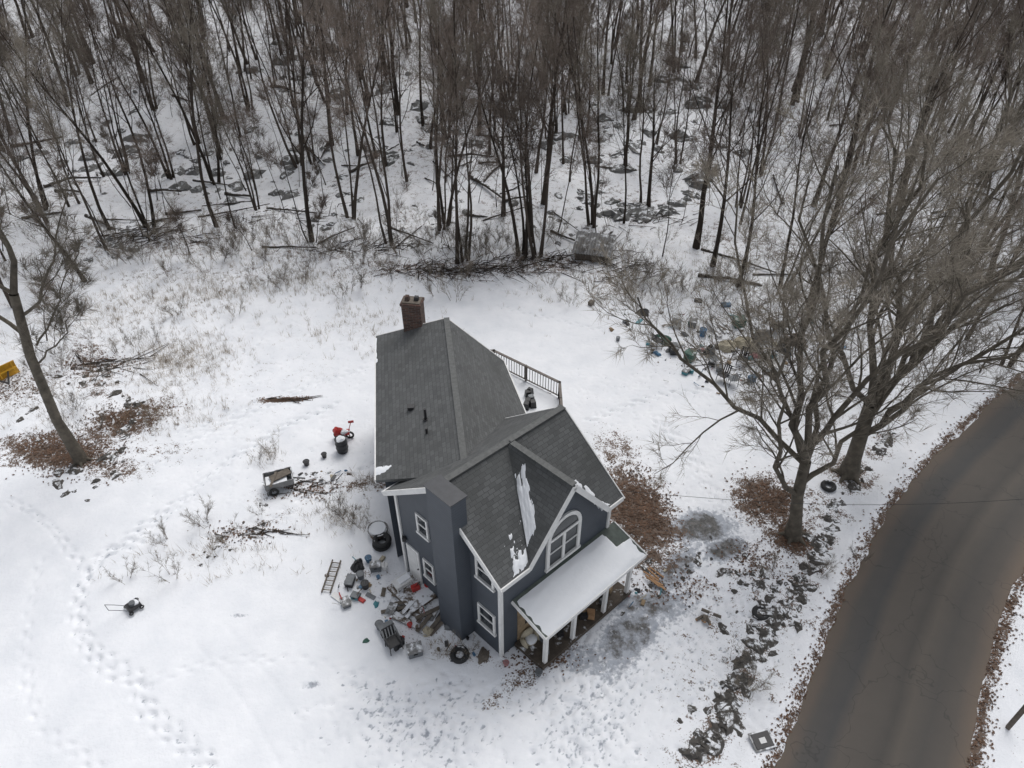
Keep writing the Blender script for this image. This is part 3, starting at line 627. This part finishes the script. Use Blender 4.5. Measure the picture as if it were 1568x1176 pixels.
def bigtree(name,base,trunk,tr0,tr1,limbs,seed,cfg=BIG):
    r=random.Random(seed); acc=Acc(); B=Vector((*base,gz(*base)))
    tp=[Vector(q)-Vector((*base,0)) for q in trunk]
    rad=[tr0*1.4]+[tr0+(tr1-tr0)*i/(len(tp)-1) for i in range(1,len(tp))]
    acc.tube(tp,rad,12,cfg['mats'][0])
    for k in range(5):
        a=k*1.26+r.random()*.5; acc.tube([(0,0,.25),(math.cos(a)*tr0*1.3,math.sin(a)*tr0*1.3,.08),(math.cos(a)*tr0*2.3,math.sin(a)*tr0*2.3,-.05)],[tr0*.5,tr0*.35,tr0*.15],6,cfg['mats'][0])
    for k,(st_,tg,rr_) in enumerate(limbs):
        p0=Vector(st_)-Vector((*base,0)); p1=Vector(tg)-Vector((*base,0)); L=(p1-p0).length
        pts=[p0]; bend=rdir(r)*L*.08
        for i in range(1,9):
            t=i/8; q=p0.lerp(p1,t); q=q+Vector((0,0,-1))*L*.05*math.sin(math.pi*t)+bend*math.sin(math.pi*t)+rdir(r)*L*.03; pts.append(q)
        grow(acc,r,p0,None,L,rr_,1,cfg,pts=pts)
    return acc.obj(name,None,B,smooth=True)
b1=P(1215,820); b2_=P(1300,725); b3=P(125,705)
f1=(11.4,18.85,2.4); f1b=(11.3,19.0,4.2)
bigtree('bare_maple_tree',b1,[(b1[0],b1[1],-.2),(11.65,18.75,1.0),(11.4,18.85,2.4),(11.3,19.0,4.2)],.29,.2,[(f1,(8.6,18.0,10.8),.12),(f1b,(9.3,20.0,15.5),.16),(f1b,(11.2,18.2,16),.15),((11.3,19.0,3.6),(14.8,18.0,13.6),.14),((11.3,19,4.0),(4.4,21.8,9.6),.11),((11.35,18.9,3.0),(15.2,20.5,10.5),.12),((11.3,19,4.1),(7.6,23,13),.11),(f1b,(13.5,22,14),.11)],11)
f2=(15.3,22.4,2.2); f2b=(15.2,22.5,4.0)
bigtree('bare_maple_tree',b2_,[(b2_[0],b2_[1],-.2),(15.35,22.3,1.0),(15.3,22.4,2.2),(15.2,22.5,4.0)],.36,.27,[(f2,(21,22.0,10.5),.15),(f2b,(13.2,22,16.0),.17),(f2b,(16.3,22.0,17),.18),(f2b,(19.5,21,15.5),.16),((15.25,22.45,3.2),(23.5,25,11),.15),(f2b,(13.5,26.5,15),.14),(f2b,(18.5,27,15.5),.14),(f2b,(10.5,24.5,13),.13),(f2,(17.8,18.5,11),.12),((15.25,22.45,3.4),(20,29,12),.12)],12)
bigtree('bare_maple_tree',b3,[(b3[0],b3[1],-.2),(-20.2,23.1,2.5),(-19.9,23.2,6),(-19.3,23.3,9)],.23,.17,[((-19.3,23.3,9),(-18.8,23.5,15.5),.14),((-19.6,23.2,7),(-22.5,23.5,12.5),.09),((-19.4,23.3,8),(-16.5,24.5,12.5),.07),((-19.9,23.2,5.5),(-17.0,22.8,8.5),.045),((-19.3,23.3,9),(-21,21,14),.08),((-19.5,23.3,6.5),(-17.5,26,10),.05)],13,dict(BIG,n=[0,8,5,4,0]))
for px,py,v_,s_ in [(70,520,slim,1.0),(130,430,variants,.8),(20,470,variants,.9),(230,350,variants,1.0),(290,390,slim,1.1),(1130,440,variants,.8),(1240,470,variants,.85),(1330,500,variants,.9),(1430,540,slim,1.0),(1480,520,variants,.9),(1400,560,variants,.8),(1290,540,slim,1.2),(1540,560,variants,.85),(1500,570,slim,1.1),(700,402,variants,1),(712,398,variants,.9),(800,392,variants,1.05),(822,392,variants,.9),(808,390,slim,1.2)]:
    x,y=P(px,py); inst(rf2.choice(v_),None,x,y,s_,.04,name='bare_tree',r=rf2)
lg=Acc()
for _ in range(95):
    x=rf2.uniform(-55,45); y=float(edge(x))+abs(rf2.gauss(0,13))+.5; a=rf2.gauss(0,.8); L=rf2.uniform(1.5,5.5); r_=rf2.uniform(.05,.16)
    p0=Vector((x,y,gz(x,y)+r_*.6)); x1,y1=x+math.cos(a)*L,y+math.sin(a)*L; xm,ym=(x+x1)/2,(y+y1)/2
    lg.tube([p0,(xm,ym,gz(xm,ym)+r_+rf2.uniform(0,.15)),(x1,y1,gz(x1,y1)+rf2.uniform(.05,.3))],[r_,r_*.8,r_*.5],7,mLog,True)
lg.obj('fallen_logs',smooth=True)
bp=Acc()
for px,py,sx,sy,n_,zh in [(690,415,5,.8,170,.4),(820,400,3,.8,90,.4),(560,380,4,.8,80,.4),(220,365,4,.8,110,.4),(940,410,2,1.5,60,.4),(440,612,1.0,.08,12,.08),(150,560,2,.7,30,.2),(370,815,1.4,.25,18,.1),(400,330,5,1.5,50,.4),(990,330,3,1.5,60,.4),(1290,600,1.2,.8,20,.3),(1150,560,3,1.5,50,.2),(470,750,1.2,.4,14,.1)]:
    cx,cy=P(px,py)
    for _ in range(n_):
        x=cx+rf2.gauss(0,sx*.6);y=cy+rf2.gauss(0,sy*.6);a=rf2.gauss(0,.9 if zh>.15 else .25);L=rf2.uniform(.4,2.2)*(1 if zh>.15 else .6);z=gz(x,y); zz=rf2.uniform(.02,zh)
        bp.tube([(x,y,z+.03),(x+math.cos(a)*L*.5,y+math.sin(a)*L*.5,z+zz*.7),(x+math.cos(a)*L,y+math.sin(a)*L,z+zz)],[.028,.02,.01],4,mLog if rf2.random()<.3 else mBark)
bp.obj('brush_piles')
rk=Acc()
def rockline(pp,n_,jit,s0,s1,mt=None):
    w_=smooth_poly([P(*q) for q in pp],2)
    for _ in range(n_):
        k=rf2.randrange(len(w_)-1); t=rf2.random(); x=w_[k][0]*(1-t)+w_[k+1][0]*t+rf2.gauss(0,jit); y=w_[k][1]*(1-t)+w_[k+1][1]*t+rf2.gauss(0,jit); s=s0+(s1-s0)*rf2.random()**1.8
        rk.lump((x,y,gz(x,y)-s*.3),s*rf2.uniform(.8,1.9),s,s*rf2.uniform(.5,.9),mt or mRock,rf2.randrange(9999),9,4,.5,rf2.uniform(0,3))
rockline([(1360,670),(1290,770),(1250,850),(1225,910),(1170,980),(1130,1050),(1105,1110),(1060,1160)],190,.2,.07,.30)
rockline([(1150,870),(1180,960),(1120,1010),(1080,1100)],40,.6,.05,.18)
rk.obj('stone_wall')
rk=Acc()
rockline([(1120,860),(1190,900),(1210,960)],20,.5,.08,.22); rockline([(60,620),(150,560),(200,650),(150,740)],60,.6,.08,.25); rockline([(980,900),(1100,850)],16,.5,.06,.18)
rockline([(470,730),(400,780),(330,850)],22,.4,.05,.13); rockline([(90,750),(70,690)],12,.5,.1,.3); rockline([(960,900),(1050,870)],14,.6,.06,.16)
rockline([(200,350),(140,400)],40,1.0,.15,.5,mBoulder); rockline([(900,300),(980,320),(1030,330),(1060,280)],30,.9,.35,1.1,mBoulder); rockline([(100,220),(300,260),(500,240)],90,3,.2,.8,mBoulder); rockline([(500,330),(700,340),(900,330)],50,2,.12,.5,mBoulder); rockline([(600,220),(900,220),(1100,250)],80,3,.25,1.0,mBoulder); rockline([(400,150),(800,160),(1100,180)],60,5,.3,1.2,mBoulder)
rk.obj('scattered_rocks')
LV=[]
def leafat(x,y,s):
    a=rf2.uniform(0,6.28); s*=rf2.uniform(.6,1.5); LV.append((x,y,s,a))
def leaves(px,py,sx,sy,n_,s=.045):
    cx,cy=P(px,py)
    for _ in range(n_): leafat(cx+rf2.gauss(0,sx*.45),cy+rf2.gauss(0,sy*.45),s)
for q_ in [(975,780,1.7,2.8,2200),(1180,765,1.6,1.5,1100),(1215,825,1,.8,600),(110,700,2.4,1.3,1300),(190,640,2.4,1.1,900),(70,680,1.7,1.0,500),(140,560,3,1.2,500),(20,590,2.5,1.6,400),(830,1010,2.2,.6,200),(1165,860,1.8,1.3,300),(1040,900,2.2,.9,200),(1130,540,4,2,300),(470,750,2.2,.7,250),(375,815,2.2,.6,200),(440,612,1.2,.2,200),(680,412,7,1.5,900)]: leaves(*q_)
for _ in range(3200):
    k=rf2.randrange(12,len(roadS)-14); t=rf2.random(); a=roadS[k];b_=roadS[k+1];L=math.dist(a,b_);n_=((b_[1]-a[1])/L,-(b_[0]-a[0])/L); sd=rf2.choice((-1,1)); o=sd*(2.45+abs(rf2.gauss(0,.3)))
    leafat(a[0]*(1-t)+b_[0]*t+n_[0]*o,a[1]*(1-t)+b_[1]*t+n_[1]*o,.045)
la=np.array(LV); z_=hbase(la[:,0],la[:,1])
acc=Acc()
for (x,y,s,a),z in zip(LV,z_):
    t1,t2=rf2.uniform(-.5,.5),rf2.uniform(-.5,.5); ca2,sa2=math.cos(a),math.sin(a)
    q_=[]
    for u,v in ((-1,0),(0,-.6),(1.1,0),(0,.6)):
        q_.append((x+s*(u*ca2-v*sa2),y+s*(u*sa2+v*ca2),z+.03+s*(u*t1+v*t2)))
    acc.add(q_,[(0,1,2,3)],mLeaf)
acc.obj('leaf_litter')
GV=[]
for px,py,sx,sy,n_ in [(270,550,3.2,2.4,3600),(330,450,4,2,2200),(150,480,6,3,3200),(450,430,7,2.4,2600),(250,640,3,1.3,1100),(540,500,4,2.4,1200),(330,850,3,1.0,500),(520,790,1.4,.9,600),(410,700,.6,.4,200),(400,380,14,2.5,3000),(900,400,9,2,1800),(1000,440,4,3,1200),(60,600,4,3,1100),(1150,480,8,3,1500),(560,740,1,.5,300),(700,1000,1.5,.3,200),(880,450,5,2,600)]:
    cx,cy=P(px,py)
    k=0
    while k<n_:
        tx,ty=cx+rf2.gauss(0,sx*.6),cy+rf2.gauss(0,sy*.6); m_=rf2.randrange(2,11); k+=m_; hh=rf2.uniform(.12,.55)
        for _ in range(m_): GV.append((tx+rf2.gauss(0,.07),ty+rf2.gauss(0,.07),hh*rf2.uniform(.6,1.2)))
ga=np.array(GV); z_=hbase(ga[:,0],ga[:,1]); acc=Acc()
for (x,y,h),z in zip(GV,z_):
    a=rf2.uniform(0,6.28); dx,dy=math.cos(a)*.007,math.sin(a)*.007; lx,ly=rf2.gauss(0,.35)*h,rf2.gauss(0,.35)*h
    acc.add([(x-dx,y-dy,z-.02),(x+dx,y+dy,z-.02),(x+lx,y+ly,z+h)],[(0,1,2)],mGrass)
acc.obj('dead_grass')
# ---------------------------------------------------------------- yard things
def place(acc,name,px,py,rz=0,smooth=False,bevel=.012,dz=0):
    x,y=P(px,py); return acc.obj(name,None,(x,y,gz(x,y)+dz),rz,smooth,bevel)
def bucket(mat,r=.2,h=.4,snowtop=True):
    a=Acc(); a.tube([(0,0,0),(0,0,h),(0,0,h+.001),(0,0,h*.85)],[r*.8,r,r*.92,r*.9],16,mat); a.torus((0,0,h),r,.018,mat,16,6); a.cyl((0,0,h*.8),r*.88,r*.85,.03,mSnow if snowtop else mDark); 
    a.tube([(-r,0,h*.9),(-r*.6,.0,h*1.25),(r*.6,0,h*1.25),(r,0,h*.9)],[.008]*4,5,mGrey); return a
def crate(mat,w=.5,d=.35,h=.3,lid=mWhite):
    a=Acc(); a.box((0,0,h/2),(w,d,h),mat,0,1.06); a.box((0,0,h+.025),(w*1.12,d*1.12,.05),lid); a.box((0,d*.56,h*.8),(w*.3,.04,.05),mDark); a.box((0,-d*.56,h*.8),(w*.3,.04,.05),mDark); return a
def chair(mat):
    a=Acc(); 
    for x in (-.22,.22):
        for y in (-.2,.2): a.beam((x*1.1,y*1.1,0),(x,y,.42),.035,.035,mat)
        a.beam((x,-.2,.62),(x,.22,.62),.05,.03,mat); a.beam((x,-.2,.42),(x,-.2,.62),.03,.03,mat)
    a.box((0,0,.43),(.5,.46,.035),mat)
    for i in range(4): a.box((-.17+i*.113,.25+.04,.68),(.07,.025,.5),mat,0,1,-.15)
    a.box((0,.33,.93),(.5,.03,.06),mat); return a
def tarp(mat,rx,ry,h,seed): 
    a=Acc(); a.lump((0,0,0),rx,ry,h,mat,seed,22,8,.3); return a
def tire(r=.3,n_=1):
    a=Acc()
    for i in range(n_):
        c0=(.03*i,.02*i,.1+.2*i); a.torus(c0,r,.095,mRubber,24,10); a.torus(c0,r-.09,.03,mDark,20,6)
    return a
def table(mat,w=1.1,d=.6,h=.6):
    a=Acc(); a.box((0,0,h),(w,d,.04),mat)
    for sx in (-1,1):
        for sy in (-1,1): a.beam((sx*w*.45,sy*d*.42,0),(sx*w*.45,sy*d*.42,h),.05,.05,mat)
    a.box((0,0,h*.4),(w*.85,d*.7,.03),mat); a.box((.1,0,h+.05),(w*.7,d*.6,.06),mSnow); return a
def planks(mat,n_=4,L=1.6,seed=0):
    a=Acc(); r=random.Random(seed)
    for i in range(n_): a.box((r.uniform(-.3,.3),i*.22-.4,.03+.03*i),(L*r.uniform(.7,1.1),.16,.03),mat,r.uniform(-.3,.3))
    return a
def scraps(name,px,py,sx,sy,n_,seed,s0=.06,s1=.28):
    r=random.Random(seed); cx,cy=P(px,py); z0=gz(cx,cy); a=Acc(); ms=[mDark,mGreyS,mGrey,mGreyS,mWood,mWoodS,mWhite,mBeige,mTeal,mBlue,mGreen,mTan,mDark,mRed if seed%2 else mPink,mWoodS]
    for _ in range(n_):
        x,y=r.gauss(0,sx*.6),r.gauss(0,sy*.6); z=gz(cx+x,cy+y)-z0; s=r.uniform(s0,s1); k=r.random(); mt=r.choice(ms)
        if k<.35: a.box((x,y,z+s*.3),(s*r.uniform(.8,2),s,s*r.uniform(.3,1)),mt,r.uniform(0,3),r.uniform(.75,1.05),r.uniform(-.3,.3))
        elif k<.55: an=r.uniform(0,6.3);L=s*3; a.tube([(x,y,z+.05),(x+math.cos(an)*L,y+math.sin(an)*L,z+r.uniform(.03,.3))],[.02,.02],6,mt,True)
        elif k<.8: a.lump((x,y,z),s,s*.7,s*.7,mt,r.randrange(999),10,5,.35,r.uniform(0,3))
        elif k<.9: a.tube([(x,y,z),(x,y,z+s),(x,y,z+s+.001),(x,y,z+s*.3)],[s*.4,s*.5,s*.45,s*.4],12,mt)
        else: a.box((x,y,z+.04),(s*3,s*1.2,.02),mt,r.uniform(0,3),1,r.uniform(-.2,.2))
    a.obj(name,None,(cx,cy,z0))
scraps('scrap_pile',545,885,1.2,1.0,22,1,.05,.2); scraps('scrap_pile',620,935,1.6,1.4,24,3,.05,.2); scraps('scrap_pile',660,920,.5,1.0,10,2,.05,.2); scraps('scrap_pile',700,995,1.2,.3,12,4,.05,.14)
scraps('junk_pile',1060,535,2.6,1.5,34,6,.07,.26); scraps('junk_pile',1150,545,3.4,2.0,44,8,.07,.3); scraps('junk_pile',1180,490,3.6,2.0,30,10,.08,.3); scraps('junk_pile',1020,500,2.6,1.5,18,12,.07,.25); scraps('junk_pile',1110,585,2.6,.8,18,14,.06,.2)
scraps('scrap_pile',500,730,1.3,.5,14,16,.05,.14); scraps('scrap_pile',1000,900,1.6,1.0,12,18,.05,.15)
a=Acc(); a.tube([(0,0,0),(0,0,.25),(0,0,.5),(0,0,.78)],[.25,.28,.28,.26],18,mDark,True); a.torus((0,0,.25),.28,.015,mDark,18,6); a.torus((0,0,.52),.28,.015,mDark,18,6); a.torus((0,0,.78),.27,.02,mDark,18,6); a.lump((0,0,.76),.22,.22,.12,mSnow,1)
place(a,'black_barrel',525,690,smooth=False,bevel=0)
a=Acc(); a.lump((-.2,0,.55),.24,.17,.22,mRed,2); a.box((0,0,.45),(.7,.32,.12),mRed,.1); a.beam((-.3,-.1,0),(-.25,-.1,.45),.05,.05,mDark); a.beam((.3,.1,0),(.28,.1,.45),.05,.05,mDark); a.torus((-.25,.1,.2),.18,.05,mRubber,16,8,1.57); a.torus((.3,.1,.2),.18,.05,mRubber,16,8,1.57); a.beam((.3,0,.5),(.5,.05,1.1),.03,.03,mRed); a.box((.5,.05,1.1),(.26,.04,.12),mRed,.2); a.lump((.1,0,.5),.24,.16,.12,mSnow,4)
place(a,'red_snow_blower',526,672)
a=Acc(); a.box((0,0,.35),(1.15,.8,.05),mGrey); 
for s_ in (-1,1): a.box((0,s_*.4,.5),(1.2,.04,.32),mGreyS,0); a.box((s_*.6,0,.5),(.04,.8,.32),mGreyS,0)
for s_ in (-1,1): a.torus((-.3,s_*.47,.2),.17,.06,mRubber,16,8,1.57)
a.beam((.6,0,.35),(1.1,0,.12),.05,.05,mDark); a.beam((.5,-.3,0),(.5,-.3,.35),.05,.05,mDark); a.box((-.1,0,.46),(.9,.55,.12),mSnow); a.box((.1,.1,.6),(.9,.4,.05),mWood,.3); a.box((-.2,-.1,.64),(.9,.12,.04),mWood,1.2)
place(a,'utility_cart',430,745,.35)
for px,py,s_ in [(470,712,.14),(497,700,.12)]: place(bucket(mDark,s_,.22),'garden_pot',px,py)
place(tire(.3,2),'stacked_tires',585,835,smooth=True,bevel=0); place(tire(.26),'old_tire',704,1004,smooth=True,bevel=0,dz=-.04); place(tire(.25),'old_tire',1268,746,smooth=True,bevel=0); place(tire(.24),'old_tire',1165,938,smooth=True,bevel=0,dz=-.12)
a=Acc(); a.cyl((0,0,0),.36,.42,.35,mWoodS,20); a.torus((0,0,.35),.41,.03,mGreyS,20,6); a.cyl((0,0,.36),.36,.34,.04,mSnow,18); place(a,'stock_tub',580,818,bevel=0)
a=Acc()
for s_ in (-.17,.17): a.beam((s_,-.75,.08),(s_,.75,.12),.05,.07,mWood)
for i in range(7): a.beam((-.17,-.63+i*.21,.1),(.17,-.63+i*.21,.1),.04,.03,mWood)
place(a,'wooden_ladder',508,884,-.1)
for px,py,k,fn in [(548,868,'tarp_heap',lambda:tarp(mDark,.3,.25,.28,1)),(553,885,'plastic_bucket',lambda:bucket(mGrey,.15,.28)),(537,893,'storage_bin',lambda:crate(mDark,.45,.3,.22,mGrey)),(565,860,'plastic_bucket',lambda:bucket(mBlue,.13,.26)),(576,872,'storage_bin',lambda:crate(mGrey,.4,.3,.3,mGreyS)),(545,915,'storage_bin',lambda:crate(mTeal,.3,.25,.15,mGrey)),(560,900,'plastic_bucket',lambda:bucket(mDark,.15,.3)),(590,872,'plastic_bucket',lambda:bucket(mWhite,.13,.3)),
    (625,925,'wood_planks',lambda:planks(mWood,4,1.5,2)),(610,950,'wood_planks',lambda:planks(mWoodS,3,1.2,3)),(645,935,'wooden_pallet',lambda:planks(mWoodS,5,.9,4)),(660,950,'wood_planks',lambda:planks(mWood,4,1.0,5)),(597,975,'plastic_tote',lambda:crate(mDark,.7,.5,.35,mGrey)),(610,985,'tarp_heap',lambda:tarp(mDark,.28,.22,.22,6)),(582,962,'plastic_bucket',lambda:bucket(mGrey,.15,.3)),(636,1000,'storage_bin',lambda:crate(mGrey,.5,.4,.3,mGreyS)),(655,900,'plastic_bucket',lambda:bucket(mRed,.11,.2)),(628,960,'plastic_bucket',lambda:bucket(mRed,.09,.18)),(655,968,'canvas_sack',lambda:tarp(mBeige,.2,.2,.15,9)),
    (530,925,'storage_bin',lambda:crate(mGrey,.4,.3,.15,mGreyS)),(600,935,'storage_bin',lambda:crate(mWhite,.45,.3,.10,mGreyS)),(775,1018,'flower_pot',lambda:bucket(mPink,.1,.15)),(825,1033,'plastic_bucket',lambda:bucket(mGrey,.12,.2)),(740,1005,'canvas_sack',lambda:tarp(mWood,.3,.2,.15,15))]:
    place(fn(),k,px,py,R.uniform(0,3))
place(chair(mDark),'plastic_chair',604,992,.6)
place(table(mWhite,.7,.45,.45),'side_table',617,900,.7)
a=Acc(); a.box((0,0,.15),(.36,.26,.34),mRed,0,.85); a.tube([(.05,0,.3),(.12,0,.4),(.22,0,.45)],[.025,.02,.015],8,mDark,True); a.beam((-.1,0,.38),(.05,0,.38),.03,.03,mRed); a.box((-.1,0,.34),(.03,.03,.08),mRed); a.box((.05,0,.34),(.03,.03,.08),mRed); place(a,'gas_can',637,905,.5)
a=Acc(); a.lump((0,0,.05),.32,.3,.32,mBeige,3,18,7,.08); a.lump((0,.2,.28),.3,.12,.38,mBeige,5,18,7,.08); a.lump((-.28,0,.1),.1,.25,.38,mBeige,6,12,6,.08); a.lump((.28,0,.1),.1,.25,.38,mBeige,7,12,6,.08); a.lump((0,-.04,.33),.24,.22,.1,mSnow,8,14,5,.1); place(a,'armchair',812,985,.6,True,0,.0)
def mower():
    a=Acc(); a.box((0,0,.2),(.42,.5,.12),mDark,0,.9); a.cyl((0,0,.26),.12,.11,.12,mGrey,12)
    for sx in (-.23,.23):
        for sy in (-.2,.2): a.torus((sx,sy,.1),.06,.03,mRubber,12,6,0)
    for sx in (-.17,.17): a.tube([(sx,.2,.2),(sx,.5,.6),(sx,.75,.9)],[.012]*3,6,mGrey)
    a.tube([(-.17,.75,.9),(.17,.75,.9)],[.012]*2,6,mGrey); a.lump((0,-.1,.25),.15,.12,.1,mSnow,3); return a
place(mower(),'push_mower',207,932,2.4)
a=Acc()
prof=[(0.25*math.cos(t)-.25,.4+.42*math.sin(t)) for t in np.linspace(-1.3,1.3,9)]
for (x0,z0),(x1,z1) in zip(prof[:-1],prof[1:]): a.prism([(-.9,x0,z0),(.9,x0,z0),(.9,x1,z1),(-.9,x1,z1)],(0,.05,0),mYellow)
for x in (-.7,0,.7): a.beam((x,-.3,.15),(x,-.05,.75),.06,.08,mYellow)
a.beam((-.85,-.2,.4),(.85,-.2,.4),.09,.09,mYellow); a.beam((-.4,-.2,.35),(0,-1.2,.3),.08,.08,mDark); a.beam((.4,-.2,.35),(0,-1.2,.3),.08,.08,mDark); place(a,'yellow_snow_plow',2,580,.9)
RJ=[(1015,522,'tarp_heap',lambda:tarp(mGreen,.5,.35,.35,21)),(1030,540,'storage_bin',lambda:crate(mDark,.6,.4,.4,mGrey)),(1055,552,'green_bin',lambda:crate(mGreen,.5,.45,.5,mGreen)),(1075,515,'blue_barrel',lambda:bucket(mBlue,.2,.45)),(1050,572,'teal_tub',lambda:crate(mTeal,.45,.3,.18,mGreyS)),(1085,545,'grill_cover',lambda:tarp(mDark,.3,.28,.65,22)),
 (1112,535,'canvas_tarp',lambda:tarp(mBeige,.55,.4,.5,23)),(1140,530,'canvas_tarp',lambda:tarp(mBeige,.7,.5,.45,24)),(1155,548,'cushion_pile',lambda:tarp(mPink,.3,.25,.25,25)),(1165,520,'metal_cabinet',lambda:crate(mGreyS,.7,.5,.7,mGreyS)),(1182,548,'teal_tub',lambda:crate(mTeal,.35,.3,.25,mGreyS)),(1150,585,'blue_bin',lambda:crate(mBlue,.35,.3,.3,mBlue)),(1200,540,'tarp_heap',lambda:tarp(mDark,.5,.4,.4,26)),(1060,500,'grey_bin',lambda:crate(mGrey,.5,.4,.4,mGreyS)),(1100,500,'wood_planks',lambda:planks(mWoodS,5,1.8,27)),(985,480,'tarp_heap',lambda:tarp(mDark,.35,.3,.3,28)),(905,466,'wooden_crate',lambda:crate(mWood,.35,.25,.2,mWood)),(1130,500,'green_bin',lambda:crate(mGreen,.6,.5,.5,mGreen)),(1035,500,'storage_bin',lambda:crate(mWhite,.5,.4,.35,mGrey)),(1215,525,'brown_tarp',lambda:tarp(mWoodS,.7,.5,.5,31)),(1100,570,'plastic_bucket',lambda:bucket(mGrey,.18,.35))]
for px,py,nm_,fn in RJ: place(fn(),nm_,px,py,R.uniform(0,3))
for px,py,m_ in [(1105,585,mDark),(1120,590,mGrey),(1093,560,mGrey),(1185,570,mWhite),(1135,560,mDark),(1005,530,mDark)]: place(chair(m_),'lawn_chair',px,py,R.uniform(0,6))
place(table(mWood,1.4,.8,.7),'patio_table',1190,505,.4)
a=Acc(); a.prism([(-1.1,-.8,0),(-1.1,.8,0),(-1.1,.8,1.1),(-1.1,-.8,.6)],(2.2,0,0),mWood)
for i in range(14):
    x0=-1.3+i*2.6/14; a.prism([(x0,-1.0,.6),(x0+.093,-1.0,.65),(x0+.186,-1.0,.6),(x0+.186,1.0,1.2),(x0+.093,1.0,1.25),(x0,1.0,1.2)],(0,0,-.03),mGreyS)
place(a,'tin_roof_shed',908,392,-.25)
a=Acc()
for i in range(7):
    an=R.uniform(0,3); x,y=R.uniform(-.35,.35),R.uniform(-.25,.25); v=Vector((math.cos(an)*.15,math.sin(an)*.15,0)); p0=Vector((x,y,.06+.02*i)); a.tube([p0-v,p0+v],[.06,.06],10,mWood,False)
    for sg in (1,-1): a.add([p0+v*sg+Vector((-math.sin(an)*.06*math.cos(t),math.cos(an)*.06*math.cos(t),.06*math.sin(t))) for t in np.linspace(0,5.65,10)],[tuple(range(10))],mOrange)
place(a,'firewood_pile',1083,945,0,bevel=0)
a2=Acc()
for i in range(7): 
    an=.8+R.gauss(0,.15); a2.box((R.uniform(-.15,.15),R.uniform(-.4,.4),.04+.02*i),(.7,.07,.04),mOrange,an+math.pi/2)
place(a2,'split_firewood',1003,888,0)
a=Acc(); a.box((0,0,.06),(.75,.6,.04),mGreyS,0,1,.1); a.box((0,-.002,.085),(.62,.48,.03),mDark,0,1,.1); a.box((0,-.02,.105),(.22,.18,.02),mWhite,0,1,.1); place(a,'discarded_tv_panel',1165,1138,.25)
a=Acc(); a.beam((0,0,-.2),(.12,.15,1.5),.13,.13,mWood); a.box((.12,.15,1.5),(.16,.16,.05),mSnow); place(a,'wooden_post',1540,1118)
a=Acc(); a.cyl((0,0,-.5),.16,.12,9.5,mWood,12); a.box((0,0,8.4),(2.0,.1,.12),mWood,.9)
for s_ in (-.8,0,.8): a.cyl((s_*math.cos(.9),s_*math.sin(.9),8.46),.05,.04,.16,mGrey,8)
a.obj('utility_pole',None,(25.5,15.5,0))
a=Acc(); p0=A+Lc(5.4,.3,4.7); p1=Vector((25.5,15.5,7.6)); pts=[p0.lerp(p1,t)-Vector((0,0,1.3*math.sin(math.pi*t))) for t in np.linspace(0,1,24)]; a.tube(pts,[.008]*24,5,mDark); a.obj('service_wire')
# ---------------------------------------------------------------- light, sky, camera
SE,SR=math.radians(60),math.radians(25)
wd=bpy.data.worlds.new('World'); scene.world=wd; wd.use_nodes=True; nt=wd.node_tree; bg=nt.nodes['Background']
sky=nt.nodes.new('ShaderNodeTexSky'); sky.sky_type='NISHITA'; sky.sun_disc=False; sky.sun_elevation=SE; sky.sun_rotation=SR; sky.air_density=1.0; sky.dust_density=3
hs=nt.nodes.new('ShaderNodeHueSaturation'); hs.inputs['Saturation'].default_value=.25; nt.links.new(sky.outputs[0],hs.inputs['Color']); nt.links.new(hs.outputs[0],bg.inputs[0]); bg.inputs[1].default_value=.15
sl_=bpy.data.lights.new('sun','SUN'); sl_.energy=1.2; sl_.angle=math.radians(35); sl_.color=(1,.985,.96); so=bpy.data.objects.new('sun',sl_); scene.collection.objects.link(so)
dv=Vector((math.sin(SR)*math.cos(SE),math.cos(SR)*math.cos(SE),math.sin(SE))); so.rotation_euler=dv.to_track_quat('Z','Y').to_euler(); so.location=(0,0,60)
cam=bpy.data.cameras.new('camera'); co=bpy.data.objects.new('camera',cam); scene.collection.objects.link(co); co.location=(0,0,CAMH); co.rotation_euler=(math.radians(50),0,0)
cam.sensor_width=36; cam.lens=1087/1568*36; cam.clip_end=2000; cam.clip_start=.1; scene.camera=co
scene.view_settings.view_transform='Standard'; scene.view_settings.look='None'; scene.view_settings.exposure=0
